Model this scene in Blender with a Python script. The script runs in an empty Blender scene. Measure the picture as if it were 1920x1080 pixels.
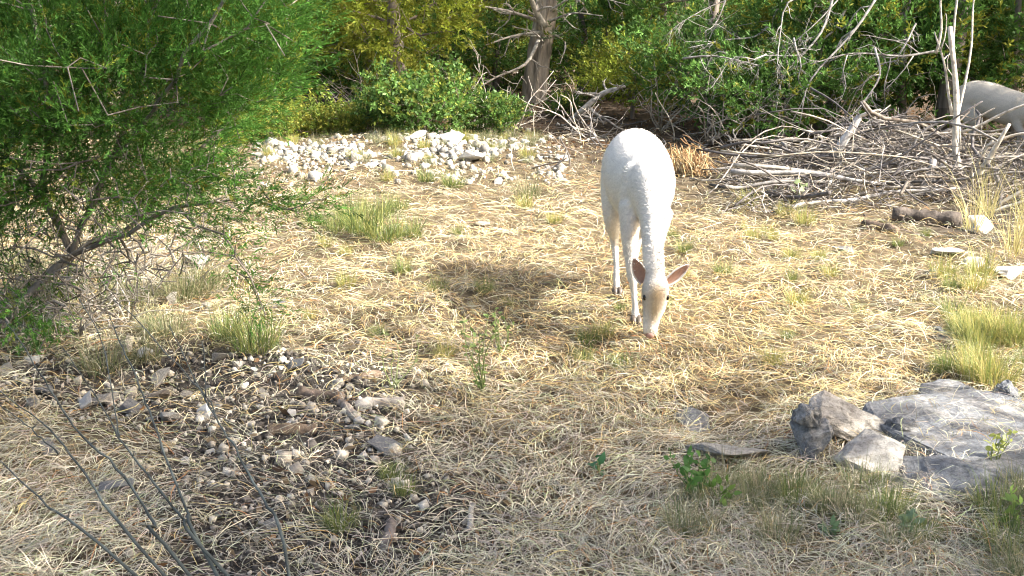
import bpy, bmesh, math
import numpy as np
from mathutils import Vector, Matrix, noise as mnoise

RNG = np.random.default_rng(7)
sc = bpy.context.scene
COL = sc.collection
R = math.radians

# ------------------------------------------------------------------ camera
FPX, CAMH = 2318.0, 1.5                     # focal length in photo pixels, camera height
PITCH = math.atan(584.0 / FPX)
cam = bpy.data.cameras.new('camera')
cam.sensor_width = 36.0
cam.lens = 36.0 * FPX / 1920.0
cam.clip_start, cam.clip_end = 0.05, 1000
camo = bpy.data.objects.new('camera', cam)
camo.location = (0, 0, CAMH)
camo.rotation_euler = (R(90) - PITCH, 0, 0)
COL.objects.link(camo)
sc.camera = camo

# ------------------------------------------------------------------ sky and sun
SUN_EL, SUN_BACK = R(37), R(14)             # low morning sun from the right, a little behind the camera
sdir = Vector((math.cos(SUN_BACK) * math.cos(SUN_EL), -math.sin(SUN_BACK) * math.cos(SUN_EL), math.sin(SUN_EL)))
w = bpy.data.worlds.new('World')
sc.world = w
w.use_nodes = True
nt = w.node_tree
bg = nt.nodes['Background']
sky = nt.nodes.new('ShaderNodeTexSky')
sky.sky_type = 'NISHITA'
sky.sun_disc = False
sky.sun_elevation = SUN_EL
sky.sun_rotation = math.atan2(sdir.x, sdir.y)
sky.dust_density = 7.0
sky.ozone_density = 0.6
nt.links.new(sky.outputs[0], bg.inputs[0])
bg.inputs[1].default_value = 0.15
sl = bpy.data.lights.new('sun', 'SUN')
sl.energy = 4.0
sl.angle = R(0.5)
sl.color = (1.0, 0.97, 0.905)
so = bpy.data.objects.new('sun', sl)
so.rotation_euler = sdir.to_track_quat('Z', 'Y').to_euler()
COL.objects.link(so)

sc.view_settings.view_transform = 'Standard'
sc.view_settings.look = 'None'
sc.view_settings.gamma = 1
sc.view_settings.exposure = 1.82
sc.cycles.max_bounces = 7
sc.cycles.diffuse_bounces = 4
sc.cycles.transmission_bounces = 5
sc.cycles.transparent_max_bounces = 4
sc.cycles.filter_width = 1.1

# ------------------------------------------------------------------ pixel -> place
CP, SP = math.cos(PITCH), math.sin(PITCH)


def ray(px, py):
    u, v = (px - 960.0) / FPX, (540.0 - py) / FPX
    return np.array([u, CP + SP * v, -SP + CP * v])


def at(px, py, y):
    d = ray(px, py)
    return np.array([0, 0, CAMH]) + d * (y / d[1])


def gr(px, py, z=0.0):
    d = ray(px, py)
    return np.array([0, 0, CAMH]) + d * ((CAMH - z) / -d[2])


def gr_many(px, py):
    u, v = (px - 960.0) / FPX, (540.0 - py) / FPX
    dz = -SP + CP * v
    t = CAMH / -dz
    return u * t, (CP + SP * v) * t


def proj_many(x, y, z=0.0):
    dep = y * CP + (CAMH - z) * SP
    return 960 + FPX * x / dep, 540 - FPX * (y * SP - (CAMH - z) * CP) / dep


# smooth pseudo noise, vectorised
_ph = np.random.default_rng(3).uniform(0, 6.28, (40, 2))
_dr = np.random.default_rng(4).normal(size=(40, 2))
_dr /= np.linalg.norm(_dr, axis=1)[:, None]


def vnoise(x, y, freq, k0=0, n=8):
    s = 0
    for k in range(k0, k0 + n):
        a = _dr[k % 40]
        s = s + np.sin((x * a[0] + y * a[1]) * freq * (1 + 0.13 * (k - k0)) + _ph[k % 40, 0])
    return s / math.sqrt(n)


def sstep(a, b, v):
    t = np.clip((v - a) / (b - a), 0, 1)
    return t * t * (3 - 2 * t)


def soil_amount(px, py):
    """1 where bare dark soil shows (left foreground, wood floor), 0 in the straw."""
    px = np.asarray(px, float)
    py = np.asarray(py, float)
    g = lambda cx, cy, rx, ry: np.exp(-(((px - cx) / rx) ** 2 + ((py - cy) / ry) ** 2))
    s = 1.1 * g(330, 710, 330, 75) + 1.2 * g(560, 800, 230, 110) + 1.1 * g(760, 960, 260, 90) + 0.9 * g(450, 940, 190, 130)
    s = s + 0.8 * g(520, 1090, 420, 70) + 0.7 * g(130, 720, 150, 40)
    s = s + 0.9 * g(1150, 272, 260, 34) + 1.0 * g(1500, 300, 260, 50) + 1.2 * sstep(262, 236, py)
    s = s + 0.8 * g(1850, 420, 160, 40) + 0.6 * g(1780, 950, 140, 70)
    return np.clip(s, 0, 1)


def ground_h(x, y):
    x = np.asarray(x, float)
    y = np.asarray(y, float)
    h = 0.014 * vnoise(x, y, 1.1) + 0.011 * vnoise(x, y, 5.5, 9) + 0.006 * vnoise(x, y, 13, 17)
    near = np.exp(-(((x - 0.56) / 0.5) ** 2 + ((y - 5.5) / 0.7) ** 2))
    h = h * (1 - 0.7 * near)
    h = h + 0.10 * np.exp(-(((x - 3.1) / 1.5) ** 2 + ((y - 9.3) / 0.9) ** 2))
    h = h + 0.10 * np.exp(-(((x + 0.9) / 1.6) ** 2 + ((y - 10.6) / 1.0) ** 2))
    return h


# ------------------------------------------------------------------ mesh helpers
def quads_mesh(name, V, F, C=None, smooth=False, mi=None):
    """V (n,3); F (m,4) int; C (n,3) colours -> mesh, fast."""
    me = bpy.data.meshes.new(name)
    V = np.ascontiguousarray(V, np.float32)
    F = np.ascontiguousarray(F, np.int32)
    me.vertices.add(len(V))
    me.vertices.foreach_set('co', V.ravel())
    me.loops.add(F.size)
    me.loops.foreach_set('vertex_index', F.ravel())
    me.polygons.add(len(F))
    me.polygons.foreach_set('loop_start', np.arange(0, F.size, F.shape[1], dtype=np.int32))
    if smooth:
        me.polygons.foreach_set('use_smooth', np.ones(len(F), bool))
    if mi is not None:
        me.polygons.foreach_set('material_index', np.asarray(mi, np.int32))
    if C is not None:
        a = me.color_attributes.new('Col', 'FLOAT_COLOR', 'POINT')
        c4 = np.ones((len(V), 4), np.float32)
        c4[:, :3] = C
        a.data.foreach_set('color', c4.ravel())
    me.update(calc_edges=True)
    return me


class Soup:
    """collects quads with colours, builds ONE mesh"""
    def __init__(self):
        self.V, self.F, self.C, self.n = [], [], [], 0

    def add(self, V, F, C):
        V = np.asarray(V, float)
        self.V.append(V)
        self.F.append(np.asarray(F) + self.n)
        C = np.asarray(C, float)
        self.C.append(np.broadcast_to(C, (len(V), 3)))
        self.n += len(V)

    def mesh(self, name, smooth=False):
        return quads_mesh(name, np.concatenate(self.V), np.concatenate(self.F), np.concatenate(self.C), smooth)


def link(name, me, mat, parent=None):
    o = bpy.data.objects.new(name, me)
    if me is not None and mat is not None and not me.materials:
        me.materials.append(mat)
    COL.objects.link(o)
    if parent is not None:
        o.parent = parent
    return o


def tag(o, label, cat, group=None, kind=None):
    o['label'] = label
    o['category'] = cat
    if group:
        o['group'] = group
    if kind:
        o['kind'] = kind
    return o


def thing(name, label, cat, loc=(0, 0, 0), rz=0, group=None):
    o = bpy.data.objects.new(name, None)
    o.empty_display_size = 0.1
    COL.objects.link(o)
    o.location = loc
    o.rotation_euler = (0, 0, rz)
    return tag(o, label, cat, group)


def copy_tree(src, loc, rz=0.0, scale=1.0, label=None, group=None, cat=None):
    def cp(o, par):
        c = o.copy()
        COL.objects.link(c)
        c.parent = par
        for ch in o.children:
            cp(ch, c)
        return c
    r = cp(src, None)
    r.location = loc
    r.rotation_euler = (0, 0, rz)
    r.scale = (scale,) * 3
    if label:
        r['label'] = label
    if group:
        r['group'] = group
    if cat:
        r['category'] = cat
    return r


def frames(d):
    """unit directions (n,3) -> two perpendiculars"""
    ref = np.tile(np.array([0.31, 0.93, 0.17]), (len(d), 1))
    par = np.abs(d @ np.array([0.31, 0.93, 0.17])) > 0.93
    ref[par] = (0.9, -0.2, 0.3)
    a = np.cross(d, ref)
    a /= np.linalg.norm(a, axis=1)[:, None] + 1e-9
    b = np.cross(d, a)
    return a, b


def tube(path, rad, sides=6, jitter=0.0, rng=RNG, cap=True):
    """closed bent tube -> V, F (quads)"""
    P = np.asarray(path, float)
    r = np.broadcast_to(np.asarray(rad, float), (len(P),)).copy()
    if cap:
        P = np.concatenate([P[:1], P, P[-1:]])
        r = np.concatenate([[r[0] * 0.05], r, [r[-1] * 0.05]])
    d = np.gradient(np.asarray(P) + np.arange(len(P))[:, None] * 1e-7, axis=0)
    d /= np.linalg.norm(d, axis=1)[:, None] + 1e-12
    if cap:
        d[0], d[-1] = d[1], d[-2]
    a, b = frames(d)
    th = np.linspace(0, 2 * np.pi, sides, endpoint=False)
    rr = r[:, None] * (1 + jitter * rng.normal(size=(len(P), sides)))
    V = P[:, None, :] + rr[..., None] * (np.cos(th)[None, :, None] * a[:, None, :] + np.sin(th)[None, :, None] * b[:, None, :])
    n = len(P)
    i = np.arange(n - 1)[:, None] * sides
    j = np.arange(sides)[None, :]
    F = np.stack([i + j, i + (j + 1) % sides, i + sides + (j + 1) % sides, i + sides + j], -1).reshape(-1, 4)
    return V.reshape(-1, 3), F


def wobble(p0, p1, n, amp, rng=RNG, sag=0.0):
    """n points from p0 to p1 along a wandering line"""
    p0, p1 = np.asarray(p0, float), np.asarray(p1, float)
    t = np.linspace(0, 1, n)[:, None]
    L = np.linalg.norm(p1 - p0)
    w_ = np.zeros((n, 3))
    for k in (1, 2, 3):
        w_ += np.sin(np.pi * k * t) * rng.normal(size=(1, 3)) * amp * L / k
    w_[:, 2] -= sag * L * np.sin(np.pi * t[:, 0])
    return p0 + (p1 - p0) * t + w_


def rot_to(d, roll):
    """rotation matrices whose local Y axis is d"""
    a, b = frames(d)
    c, s = np.cos(roll)[:, None], np.sin(roll)[:, None]
    x = c * a + s * b
    z = np.cross(x, d)
    return np.stack([x, d, z], -1)


def scatter(V, F, C, pos, dirs, roll, scale, tint):
    """copies a template (V,F, per-vertex colour factor C) into one big array"""
    N, nv = len(pos), len(V)
    M = rot_to(dirs, roll)
    W = np.einsum('nij,vj->nvi', M, V) * scale[:, None, None] + pos[:, None, :]
    FF = (F[None] + (np.arange(N) * nv)[:, None, None]).reshape(-1, 4)
    CC = tint[:, None, :] * C[None, :, :]
    return W.reshape(-1, 3), FF, CC.reshape(-1, 3)


def unit(v):
    v = np.asarray(v, float)
    return v / (np.linalg.norm(v, axis=-1, keepdims=True) + 1e-12)


# ------------------------------------------------------------------ materials
def new_mat(name):
    m = bpy.data.materials.new(name)
    m.use_nodes = True
    n = m.node_tree.nodes
    return m, n, m.node_tree.links, n['Principled BSDF'], n['Material Output']


def attr_mat(name, rough=0.7, transl=0.0, spec=0.3, nscale=0, namp=0.25, bump=0.0, bscale=60, stretch=None):
    """colour from the mesh's own Col attribute, broken up by noise, optional leaf translucency"""
    m, n, L, p, out = new_mat(name)
    at_ = n.new('ShaderNodeAttribute')
    at_.attribute_name = 'Col'
    col = at_.outputs['Color']
    tc = n.new('ShaderNodeTexCoord')
    vec = tc.outputs['Object']
    if stretch:
        mp = n.new('ShaderNodeMapping')
        mp.inputs['Scale'].default_value = stretch
        L.new(vec, mp.inputs['Vector'])
        vec = mp.outputs['Vector']
    if nscale:
        nz = n.new('ShaderNodeTexNoise')
        nz.inputs['Scale'].default_value = nscale
        nz.inputs['Detail'].default_value = 6
        L.new(vec, nz.inputs['Vector'])
        mr = n.new('ShaderNodeMapRange')
        mr.inputs['From Min'].default_value = 0.3
        mr.inputs['From Max'].default_value = 0.7
        mr.inputs['To Min'].default_value = 1 - namp
        mr.inputs['To Max'].default_value = 1 + namp
        L.new(nz.outputs['Fac'], mr.inputs['Value'])
        mx = n.new('ShaderNodeVectorMath')
        mx.operation = 'SCALE'
        L.new(col, mx.inputs[0])
        L.new(mr.outputs[0], mx.inputs['Scale'])
        col = mx.outputs[0]
    if bump:
        nb = n.new('ShaderNodeTexNoise')
        nb.inputs['Scale'].default_value = bscale
        nb.inputs['Detail'].default_value = 8
        nb.inputs['Roughness'].default_value = 0.7
        L.new(vec, nb.inputs['Vector'])
        bp = n.new('ShaderNodeBump')
        bp.inputs['Strength'].default_value = bump
        bp.inputs['Distance'].default_value = 0.02
        L.new(nb.outputs['Fac'], bp.inputs['Height'])
        L.new(bp.outputs[0], p.inputs['Normal'])
    L.new(col, p.inputs['Base Color'])
    p.inputs['Roughness'].default_value = rough
    p.inputs['Specular IOR Level'].default_value = spec
    if transl:
        tr = n.new('ShaderNodeBsdfTranslucent')
        L.new(col, tr.inputs['Color'])
        ms = n.new('ShaderNodeMixShader')
        ms.inputs[0].default_value = transl
        L.new(p.outputs[0], ms.inputs[1])
        L.new(tr.outputs[0], ms.inputs[2])
        L.new(ms.outputs[0], out.inputs['Surface'])
    return m


def rock_mat(name, pale, dark, grey, spots=0.45, lichen=0.5):
    """weathered limestone: pale body, grey lichen blotches, dark pits"""
    m, n, L, p, out = new_mat(name)
    tc = n.new('ShaderNodeTexCoord')
    oi = n.new('ShaderNodeObjectInfo')
    ad = n.new('ShaderNodeVectorMath')
    ad.operation = 'MULTIPLY_ADD'
    ad.inputs[1].default_value = (1, 1, 1)
    sc_ = n.new('ShaderNodeVectorMath')
    sc_.operation = 'SCALE'
    sc_.inputs['Scale'].default_value = 37.0
    cmb = n.new('ShaderNodeCombineXYZ')
    for k in range(3):
        L.new(oi.outputs['Random'], cmb.inputs[k])
    L.new(cmb.outputs[0], sc_.inputs[0])
    L.new(tc.outputs['Object'], ad.inputs[0])
    L.new(sc_.outputs[0], ad.inputs[2])
    vec = ad.outputs[0]

    def nz(scale, det=6, rough=0.6):
        a = n.new('ShaderNodeTexNoise')
        a.inputs['Scale'].default_value = scale
        a.inputs['Detail'].default_value = det
        a.inputs['Roughness'].default_value = rough
        L.new(vec, a.inputs['Vector'])
        return a.outputs['Fac']

    def mix(f, a, b, lo, hi):
        r = n.new('ShaderNodeMapRange')
        r.inputs['From Min'].default_value = lo
        r.inputs['From Max'].default_value = hi
        L.new(f, r.inputs['Value'])
        x = n.new('ShaderNodeMix')
        x.data_type = 'RGBA'
        L.new(r.outputs[0], x.inputs['Factor'])
        for s, v in ((6, a), (7, b)):
            if isinstance(v, tuple):
                x.inputs[s].default_value = (*v, 1)
            else:
                L.new(v, x.inputs[s])
        return x.outputs[2]
    c = mix(nz(9), grey, pale, 0.62 - lichen * 0.5, 0.72 - lichen * 0.4)
    c = mix(nz(46, 10, 0.85), dark, c, 0.36, 0.36 + 0.22 * spots)
    L.new(c, p.inputs['Base Color'])
    p.inputs['Roughness'].default_value = 0.9
    p.inputs['Specular IOR Level'].default_value = 0.2
    bp = n.new('ShaderNodeBump')
    bp.inputs['Strength'].default_value = 0.9
    bp.inputs['Distance'].default_value = 0.02
    L.new(nz(34, 12, 0.8), bp.inputs['Height'])
    L.new(bp.outputs[0], p.inputs['Normal'])
    return m


M_STRAW = attr_mat('straw', 0.5, 0.12, 0.4)
M_GRASS = attr_mat('grass_blade', 0.55, 0.35, 0.3)
M_LEAF = attr_mat('leaf', 0.5, 0.42, 0.35)
M_JUN = attr_mat('juniper_needle', 0.6, 0.35, 0.25)
M_BARK = attr_mat('bark', 0.85, 0, 0.2, nscale=16, namp=0.65, bump=0.9, bscale=28, stretch=(1, 1, 0.16))
M_STICK = attr_mat('dead_wood', 0.8, 0, 0.2, nscale=22, namp=0.5, bump=0.5, bscale=70)
M_CLOD = attr_mat('soil_clod', 0.95, 0, 0.1, nscale=40, namp=0.4, bump=0.6, bscale=90)
M_GROUND = attr_mat('soil', 0.95, 0, 0.1, nscale=14, namp=0.55, bump=1.0, bscale=45)
M_LIME = rock_mat('pale_limestone', (0.60, 0.56, 0.49), (0.17, 0.15, 0.125), (0.36, 0.34, 0.31), 0.7, 0.4)
M_LIMEG = rock_mat('grey_limestone', (0.42, 0.41, 0.39), (0.10, 0.10, 0.10), (0.235, 0.245, 0.26), 0.9, 0.3)
M_LIMEB = rock_mat('brown_limestone', (0.36, 0.30, 0.23), (0.08, 0.06, 0.05), (0.22, 0.20, 0.17), 0.9, 0.4)
M_LIMEW = rock_mat('white_limestone', (0.72, 0.70, 0.66), (0.42, 0.38, 0.33), (0.66, 0.64, 0.60), 0.2, 0.75)

# ------------------------------------------------------------------ ground
xs = np.concatenate([-np.geomspace(160, 5.2, 26), np.arange(-5, 5.01, 0.07), np.geomspace(5.2, 160, 26)])
ys = np.concatenate([np.linspace(-60, 1.2, 16), np.arange(1.5, 13.01, 0.07), np.geomspace(13.3, 260, 34)])
X, Y = np.meshgrid(xs, ys)
Z = ground_h(X, Y)
gpx, gpy = proj_many(X, np.maximum(Y, 1.5))
so_ = soil_amount(gpx, gpy)
far = (Y > 12.5) | (Y < 1.5)
so_ = np.where(far, 1.0, so_)
th = np.array([0.13, 0.100, 0.062])
dk = np.array([0.062, 0.055, 0.048])
litter = np.array([0.080, 0.058, 0.040])
fl = sstep(9.0, 11.5, Y)[..., None]
gc = th * (1 - so_[..., None]) + (dk * (1 - fl) + litter * fl) * so_[..., None]
gc = gc * (1 + 0.18 * vnoise(X, Y, 9, 5)[..., None])
nx, ny = len(xs), len(ys)
ii = (np.arange(ny - 1)[:, None] * nx + np.arange(nx - 1)[None, :]).ravel()
F = np.stack([ii, ii + 1, ii + nx + 1, ii + nx], -1)
g = link('ground', quads_mesh('ground', np.stack([X, Y, Z], -1).reshape(-1, 3), F, np.clip(gc, 0.01, 1).reshape(-1, 3), True), M_GROUND)
g['kind'] = 'structure'
g['label'] = 'straw strewn clearing with bare dark soil and wood floor behind'


# ------------------------------------------------------------------ strands (straw, grass)
def strands(x, y, zb, head, length, width, curl, arch, tip, col, K=7, flat=0.5, rng=RNG):
    """ribbons lying on the ground: bent in plan, arched in height. all args arrays (N,)"""
    N = len(x)
    t = np.linspace(0, 1, K)
    ang = head[:, None] + curl[:, None] * (t[None] - 0.5) + 0.35 * rng.normal(size=(N, 1)) * np.sin(2 * np.pi * t + rng.uniform(0, 6, (N, 1)))
    ds = (length / (K - 1))[:, None]
    px = np.cumsum(np.cos(ang) * ds, 1)
    py = np.cumsum(np.sin(ang) * ds, 1)
    px = x[:, None] + px - px.mean(1, keepdims=True)
    py = y[:, None] + py - py.mean(1, keepdims=True)
    pz = ground_h(px, py) + zb[:, None] + arch[:, None] * np.sin(np.pi * t)[None] + tip[:, None] * t[None] ** 2
    slab = sstep(1.0, 0.8, ((px - SLAB[0]) / 0.36) ** 2 + ((py - SLAB[1]) / 0.42) ** 2)
    pz = pz + slab * 0.055 * (rng.random((N, 1)) < 0.13)
    P = np.stack([px, py, pz], -1)
    d = unit(np.gradient(P, axis=1))
    up = np.stack([rng.normal(size=N) * flat, rng.normal(size=N) * flat, np.ones(N)], -1)
    side = unit(np.cross(d, up[:, None, :]))
    wd = (width[:, None] * (0.35 + 0.65 * np.sin(np.pi * (0.12 + 0.76 * t)))[None])[..., None] * 0.5
    V = np.stack([P - side * wd, P + side * wd], 2).reshape(-1, 3)
    b = (np.arange(N) * 2 * K)[:, None] + (np.arange(K - 1) * 2)[None]
    F = np.stack([b, b + 1, b + 3, b + 2], -1).reshape(-1, 4)
    C = np.repeat(col, 2 * K, axis=0)
    return V, F, C


SLAB = gr(1830, 812)        # the flat outcrop, some straw lies on top of it


def straw_colours(px, py, n, rng=RNG):
    pale = np.array([0.71, 0.65, 0.46])
    gold = np.array([0.64, 0.49, 0.22])
    grey = np.array([0.42, 0.38, 0.30])
    rust = np.array([0.40, 0.20, 0.07])
    g = lambda cx, cy, rx, ry: np.exp(-(((px - cx) / rx) ** 2 + ((py - cy) / ry) ** 2))
    wg = 0.31 + 0.55 * g(1300, 560, 450, 160) + 0.35 * g(1500, 700, 300, 60) + 0.3 * g(850, 590, 200, 90) - 0.22 * sstep(760, 900, py)
    u = rng.random(n)
    v = rng.random(n)
    c = np.where((u < wg)[:, None], gold, pale)
    c = np.where((rng.random(n) < 0.15 + 0.12 * g(700, 420, 300, 90) + 0.12 * g(1600, 560, 260, 90))[:, None], np.array([0.38, 0.40, 0.20]), c)
    c = np.where((rng.random(n) < 0.15)[:, None], np.array([0.33, 0.275, 0.17]), c)
    c = np.where((v < 0.16 + 0.25 * sstep(740, 850, py))[:, None], grey, c)  # near strip greyer: the tree shade there is put into the straw colour
    c = np.where((v > 0.96 - 0.07 * g(1150, 590, 200, 90))[:, None], rust, c)
    return np.clip(c * (0.72 + 0.5 * rng.random((n, 1))) * (1 + 0.05 * rng.normal(size=(n, 3))), 0.02, 0.85)


def straw_layer(name, n, label, lo, hi, seed):
    rng = np.random.default_rng(seed)
    m = int(n * 3)
    px = rng.uniform(-250, 2170, m)
    py = 248 + (1200 - 248) * rng.random(m) ** 1.4
    s = soil_amount(px, py)
    gap = sstep(0.5, 1.5, vnoise(px / 300, py / 140, 3.1, 20))      # thin spots
    rub = np.exp(-((py - (262 + 52 * (px - 430) / 640)) / 34) ** 2) * (px > 440) * (px < 1080)
    keep = rng.random(m) < (1 - 0.72 * s) * (1 - 0.55 * gap) * (1 - 0.3 * rub) * np.where(py < 330, 0.6, 1)
    px, py = px[keep][:n], py[keep][:n]
    x, y = gr_many(px, py)
    N = len(x)
    L = np.where(rng.random(N) < 0.5, rng.uniform(lo * 0.6, lo * 1.9, N), rng.uniform(lo, hi, N)) * np.where(rng.random(N) < 0.06, 1.8, 1.0)
    wd = rng.uniform(0.0009, 0.0024, N) * (0.70 + 0.095 * y)
    head = rng.uniform(0, 2 * np.pi, N) * 0.75 + 2.2 * vnoise(x, y, 1.7, 3)
    V, F, C = strands(x, y, rng.uniform(0.002, 0.026, N), head, L, wd, rng.normal(0, 0.85, N),
                      rng.gamma(1.6, 0.007, N), rng.gamma(1.0, 0.008, N), straw_colours(px, py, N, rng), K=5, rng=rng)
    o = link(name, quads_mesh(name, V, F, C), M_STRAW)
    return tag(o, label, 'straw', kind='stuff')


straw_layer('straw', 106000, 'dry golden straw matted over the clearing floor', 0.05, 0.17, 11)


# ------------------------------------------------------------------ rocks
def rock_mesh(name, seed, dims, npts=18, bevel=0.05, sub=0, disp=0.0, square=0.0):
    """angular broken stone: bevelled convex hull, optionally roughened"""
    rng = np.random.default_rng(seed)
    p = rng.normal(size=(npts, 3))
    p = unit(p) * rng.uniform(0.72, 1.0, (npts, 1))
    if square:
        p = np.sign(p) * np.abs(p) ** (1 - square)
        p /= np.abs(p).max()
    p *= np.array(dims) / 2
    bm = bmesh.new()
    for q in p:
        bm.verts.new(q)
    h = bmesh.ops.convex_hull(bm, input=bm.verts[:])
    bmesh.ops.delete(bm, geom=[v for v in bm.verts if not v.link_faces], context='VERTS')
    bmesh.ops.dissolve_limit(bm, angle_limit=R(9), verts=bm.verts[:], edges=bm.edges[:])
    bmesh.ops.bevel(bm, geom=bm.edges[:], offset=bevel * min(dims), segments=1, affect='EDGES', clamp_overlap=True)
    bmesh.ops.triangulate(bm, faces=bm.faces[:])
    for _ in range(sub):
        bmesh.ops.subdivide_edges(bm, edges=bm.edges[:], cuts=1, use_grid_fill=True)
        bmesh.ops.triangulate(bm, faces=bm.faces[:])
    if disp:
        bm.normal_update()
        off = Vector((seed * 1.7, seed * 0.3, 0))
        s = 6.0 / max(dims)
        for v in bm.verts:
            q = v.co * s + off
            d = mnoise.noise(q) + 0.6 * mnoise.noise(q * 2.3) + 0.35 * mnoise.noise(q * 5.1)
            v.co += v.normal * d * disp
    me = bpy.data.meshes.new(name)
    bm.to_mesh(me)
    bm.free()
    return me


def put_rock(name, me, mat, px, py, label, cat='rock', sink=0.3, rz=0.0, tilt=(0, 0), scale=1.0, group=None, y=None, size=None):
    c = gr(px, py) if y is None else at(px, py, y)
    o = bpy.data.objects.new(name, me)
    if not me.materials:
        me.materials.append(mat)
    COL.objects.link(o)
    if size is not None:
        o.scale = size
        hz = size[2]
    else:
        o.scale = (scale,) * 3
        hz = scale * (max(v.co.z for v in me.vertices))
    z = float(ground_h(c[0], c[1]))
    o.location = (c[0], c[1], z + hz * (1 - 2 * sink) if y is None else c[2])
    o.rotation_euler = (tilt[0], tilt[1], rz)
    return tag(o, label, cat, group)


# unit rocks (about 2 across) in four limestone kinds
URK = [rock_mesh('stone', 40 + k, (2, 1.7, 1.5), 9 + k % 4, 0.035, 1, 0.05, 0.25) for k in range(8)]
UROCK = {}
for mname, mt in (('pale', M_LIME), ('grey', M_LIMEG), ('brown', M_LIMEB), ('white', M_LIMEW)):
    UROCK[mname] = []
    for me in URK:
        c = me.copy()
        c.materials.clear()
        c.materials.append(mt)
        UROCK[mname].append(c)


def stone(kind, px, py, wpx, label, group=None, flat=0.7, name='rock', sink=0.28, rng=RNG, cat='rock'):
    """stone about wpx photo pixels wide whose middle rests on the ground under (px,py)"""
    c = gr(px, py)
    s = wpx * np.linalg.norm(c - np.array([0, 0, CAMH])) / FPX / 2
    me = UROCK[kind][rng.integers(8)]
    return put_rock(name, me, None, px, py, label, cat, sink, rng.uniform(0, 6.28), (rng.normal() * 0.2, rng.normal() * 0.2), group=group,
                    size=(s * rng.uniform(0.9, 1.1), s * rng.uniform(0.75, 1.0), s * flat * rng.uniform(0.8, 1.15)))


# rubble bank in front of the wood
rr = np.random.default_rng(21)
RUB = 'white limestone rubble bank'


def rub_xy():
    t = rr.random()
    px = 478 + 580 * t ** 1.15
    py = rr.normal(264 + 48 * t + 9 * math.sin(t * 9), 17 + 22 * rr.random())
    if vnoise(px / 60, py / 22, 1.3, 7) < rr.normal(-0.5, 0.5) or rr.random() < sstep(0.72, 1.05, t) * 0.9:
        py = 0
    return t, px, py


n = 0
while n < 200:
    t, px, py = rub_xy()
    if py < 238 or py > 345 or (px < 640 and py < 262):
        continue
    wd = float(np.clip(rr.lognormal(2.68, 0.5), 8, 40))
    lb = ('large ' if wd > 28 else 'small ' if wd < 17 else '') + 'white rubble stone ' + ('at the left end' if t < 0.2 else 'left of the middle' if t < 0.45 else 'right of the middle' if t < 0.75 else 'at the right end') + ' of the bank' + (', upper edge' if py < 262 + 52 * t - 12 else ', front edge' if py > 262 + 52 * t + 12 else '')
    stone(('white', 'pale', 'pale', 'grey', 'pale', 'grey')[rr.integers(6)], px, py, wd, lb, RUB, rng=rr, flat=rr.uniform(0.22, 0.55), sink=rr.uniform(0.2, 0.48))
    n += 1
cp_, cs_ = [], []
while len(cp_) < 1500:
    t, px, py = rub_xy()
    if 236 < py < 352 and not (px < 640 and py < 255):
        cp_.append(gr(px, py)); cs_.append(rr.lognormal(-3.75, 0.5))
cp_, cs_ = np.array(cp_), np.array(cs_)
TV = np.array([(-1, -1, -1), (1, -1, -1), (1, 1, -1), (-1, 1, -1), (-.7, -.6, .8), (.6, -.8, 1), (.8, .5, .7), (-.6, .7, 1)]) * 0.5
TF = np.array([(0, 3, 2, 1), (4, 5, 6, 7), (0, 1, 5, 4), (1, 2, 6, 5), (2, 3, 7, 6), (3, 0, 4, 7)])
cp_[:, 2] = ground_h(cp_[:, 0], cp_[:, 1]) + cs_ * 0.2
V, F, C = scatter(TV, TF, np.ones((8, 3)), cp_, unit(rr.normal(size=cp_.shape)), rr.uniform(0, 6.3, len(cp_)), cs_, np.array([0.48, 0.45, 0.39]) * rr.uniform(0.45, 1.2, (len(cp_), 1)))
tag(link('rubble_chips', quads_mesh('rubble_chips', V, F, C), M_CLOD), 'small chips of white limestone between the rubble stones', 'stone chips', kind='stuff')
for px, py, wd, lb in ((520, 285, 34, 'white stone at the left end of the rubble bank'),
                       (655, 260, 30, 'white stone standing behind the left rubble beside dry grass'),
                       (765, 262, 42, 'pale stone at the upper edge of the rubble under the leafy bush'),
                       (850, 292, 62, 'longest white slab in the middle of the rubble bank'),
                       (785, 290, 46, 'blocky white stone beside the dark stone in the rubble'),
                       (885, 318, 58, 'flat white slab at the front of the rubble bank'),
                       (935, 348, 26, 'rounded white stone lying in grass in front of rubble')):
    stone('white', px, py, wd, lb, flat=0.55, rng=rr)
stone('grey', 806, 284, 26, 'single dark grey stone among the white rubble', rng=rr, flat=0.8)

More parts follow.
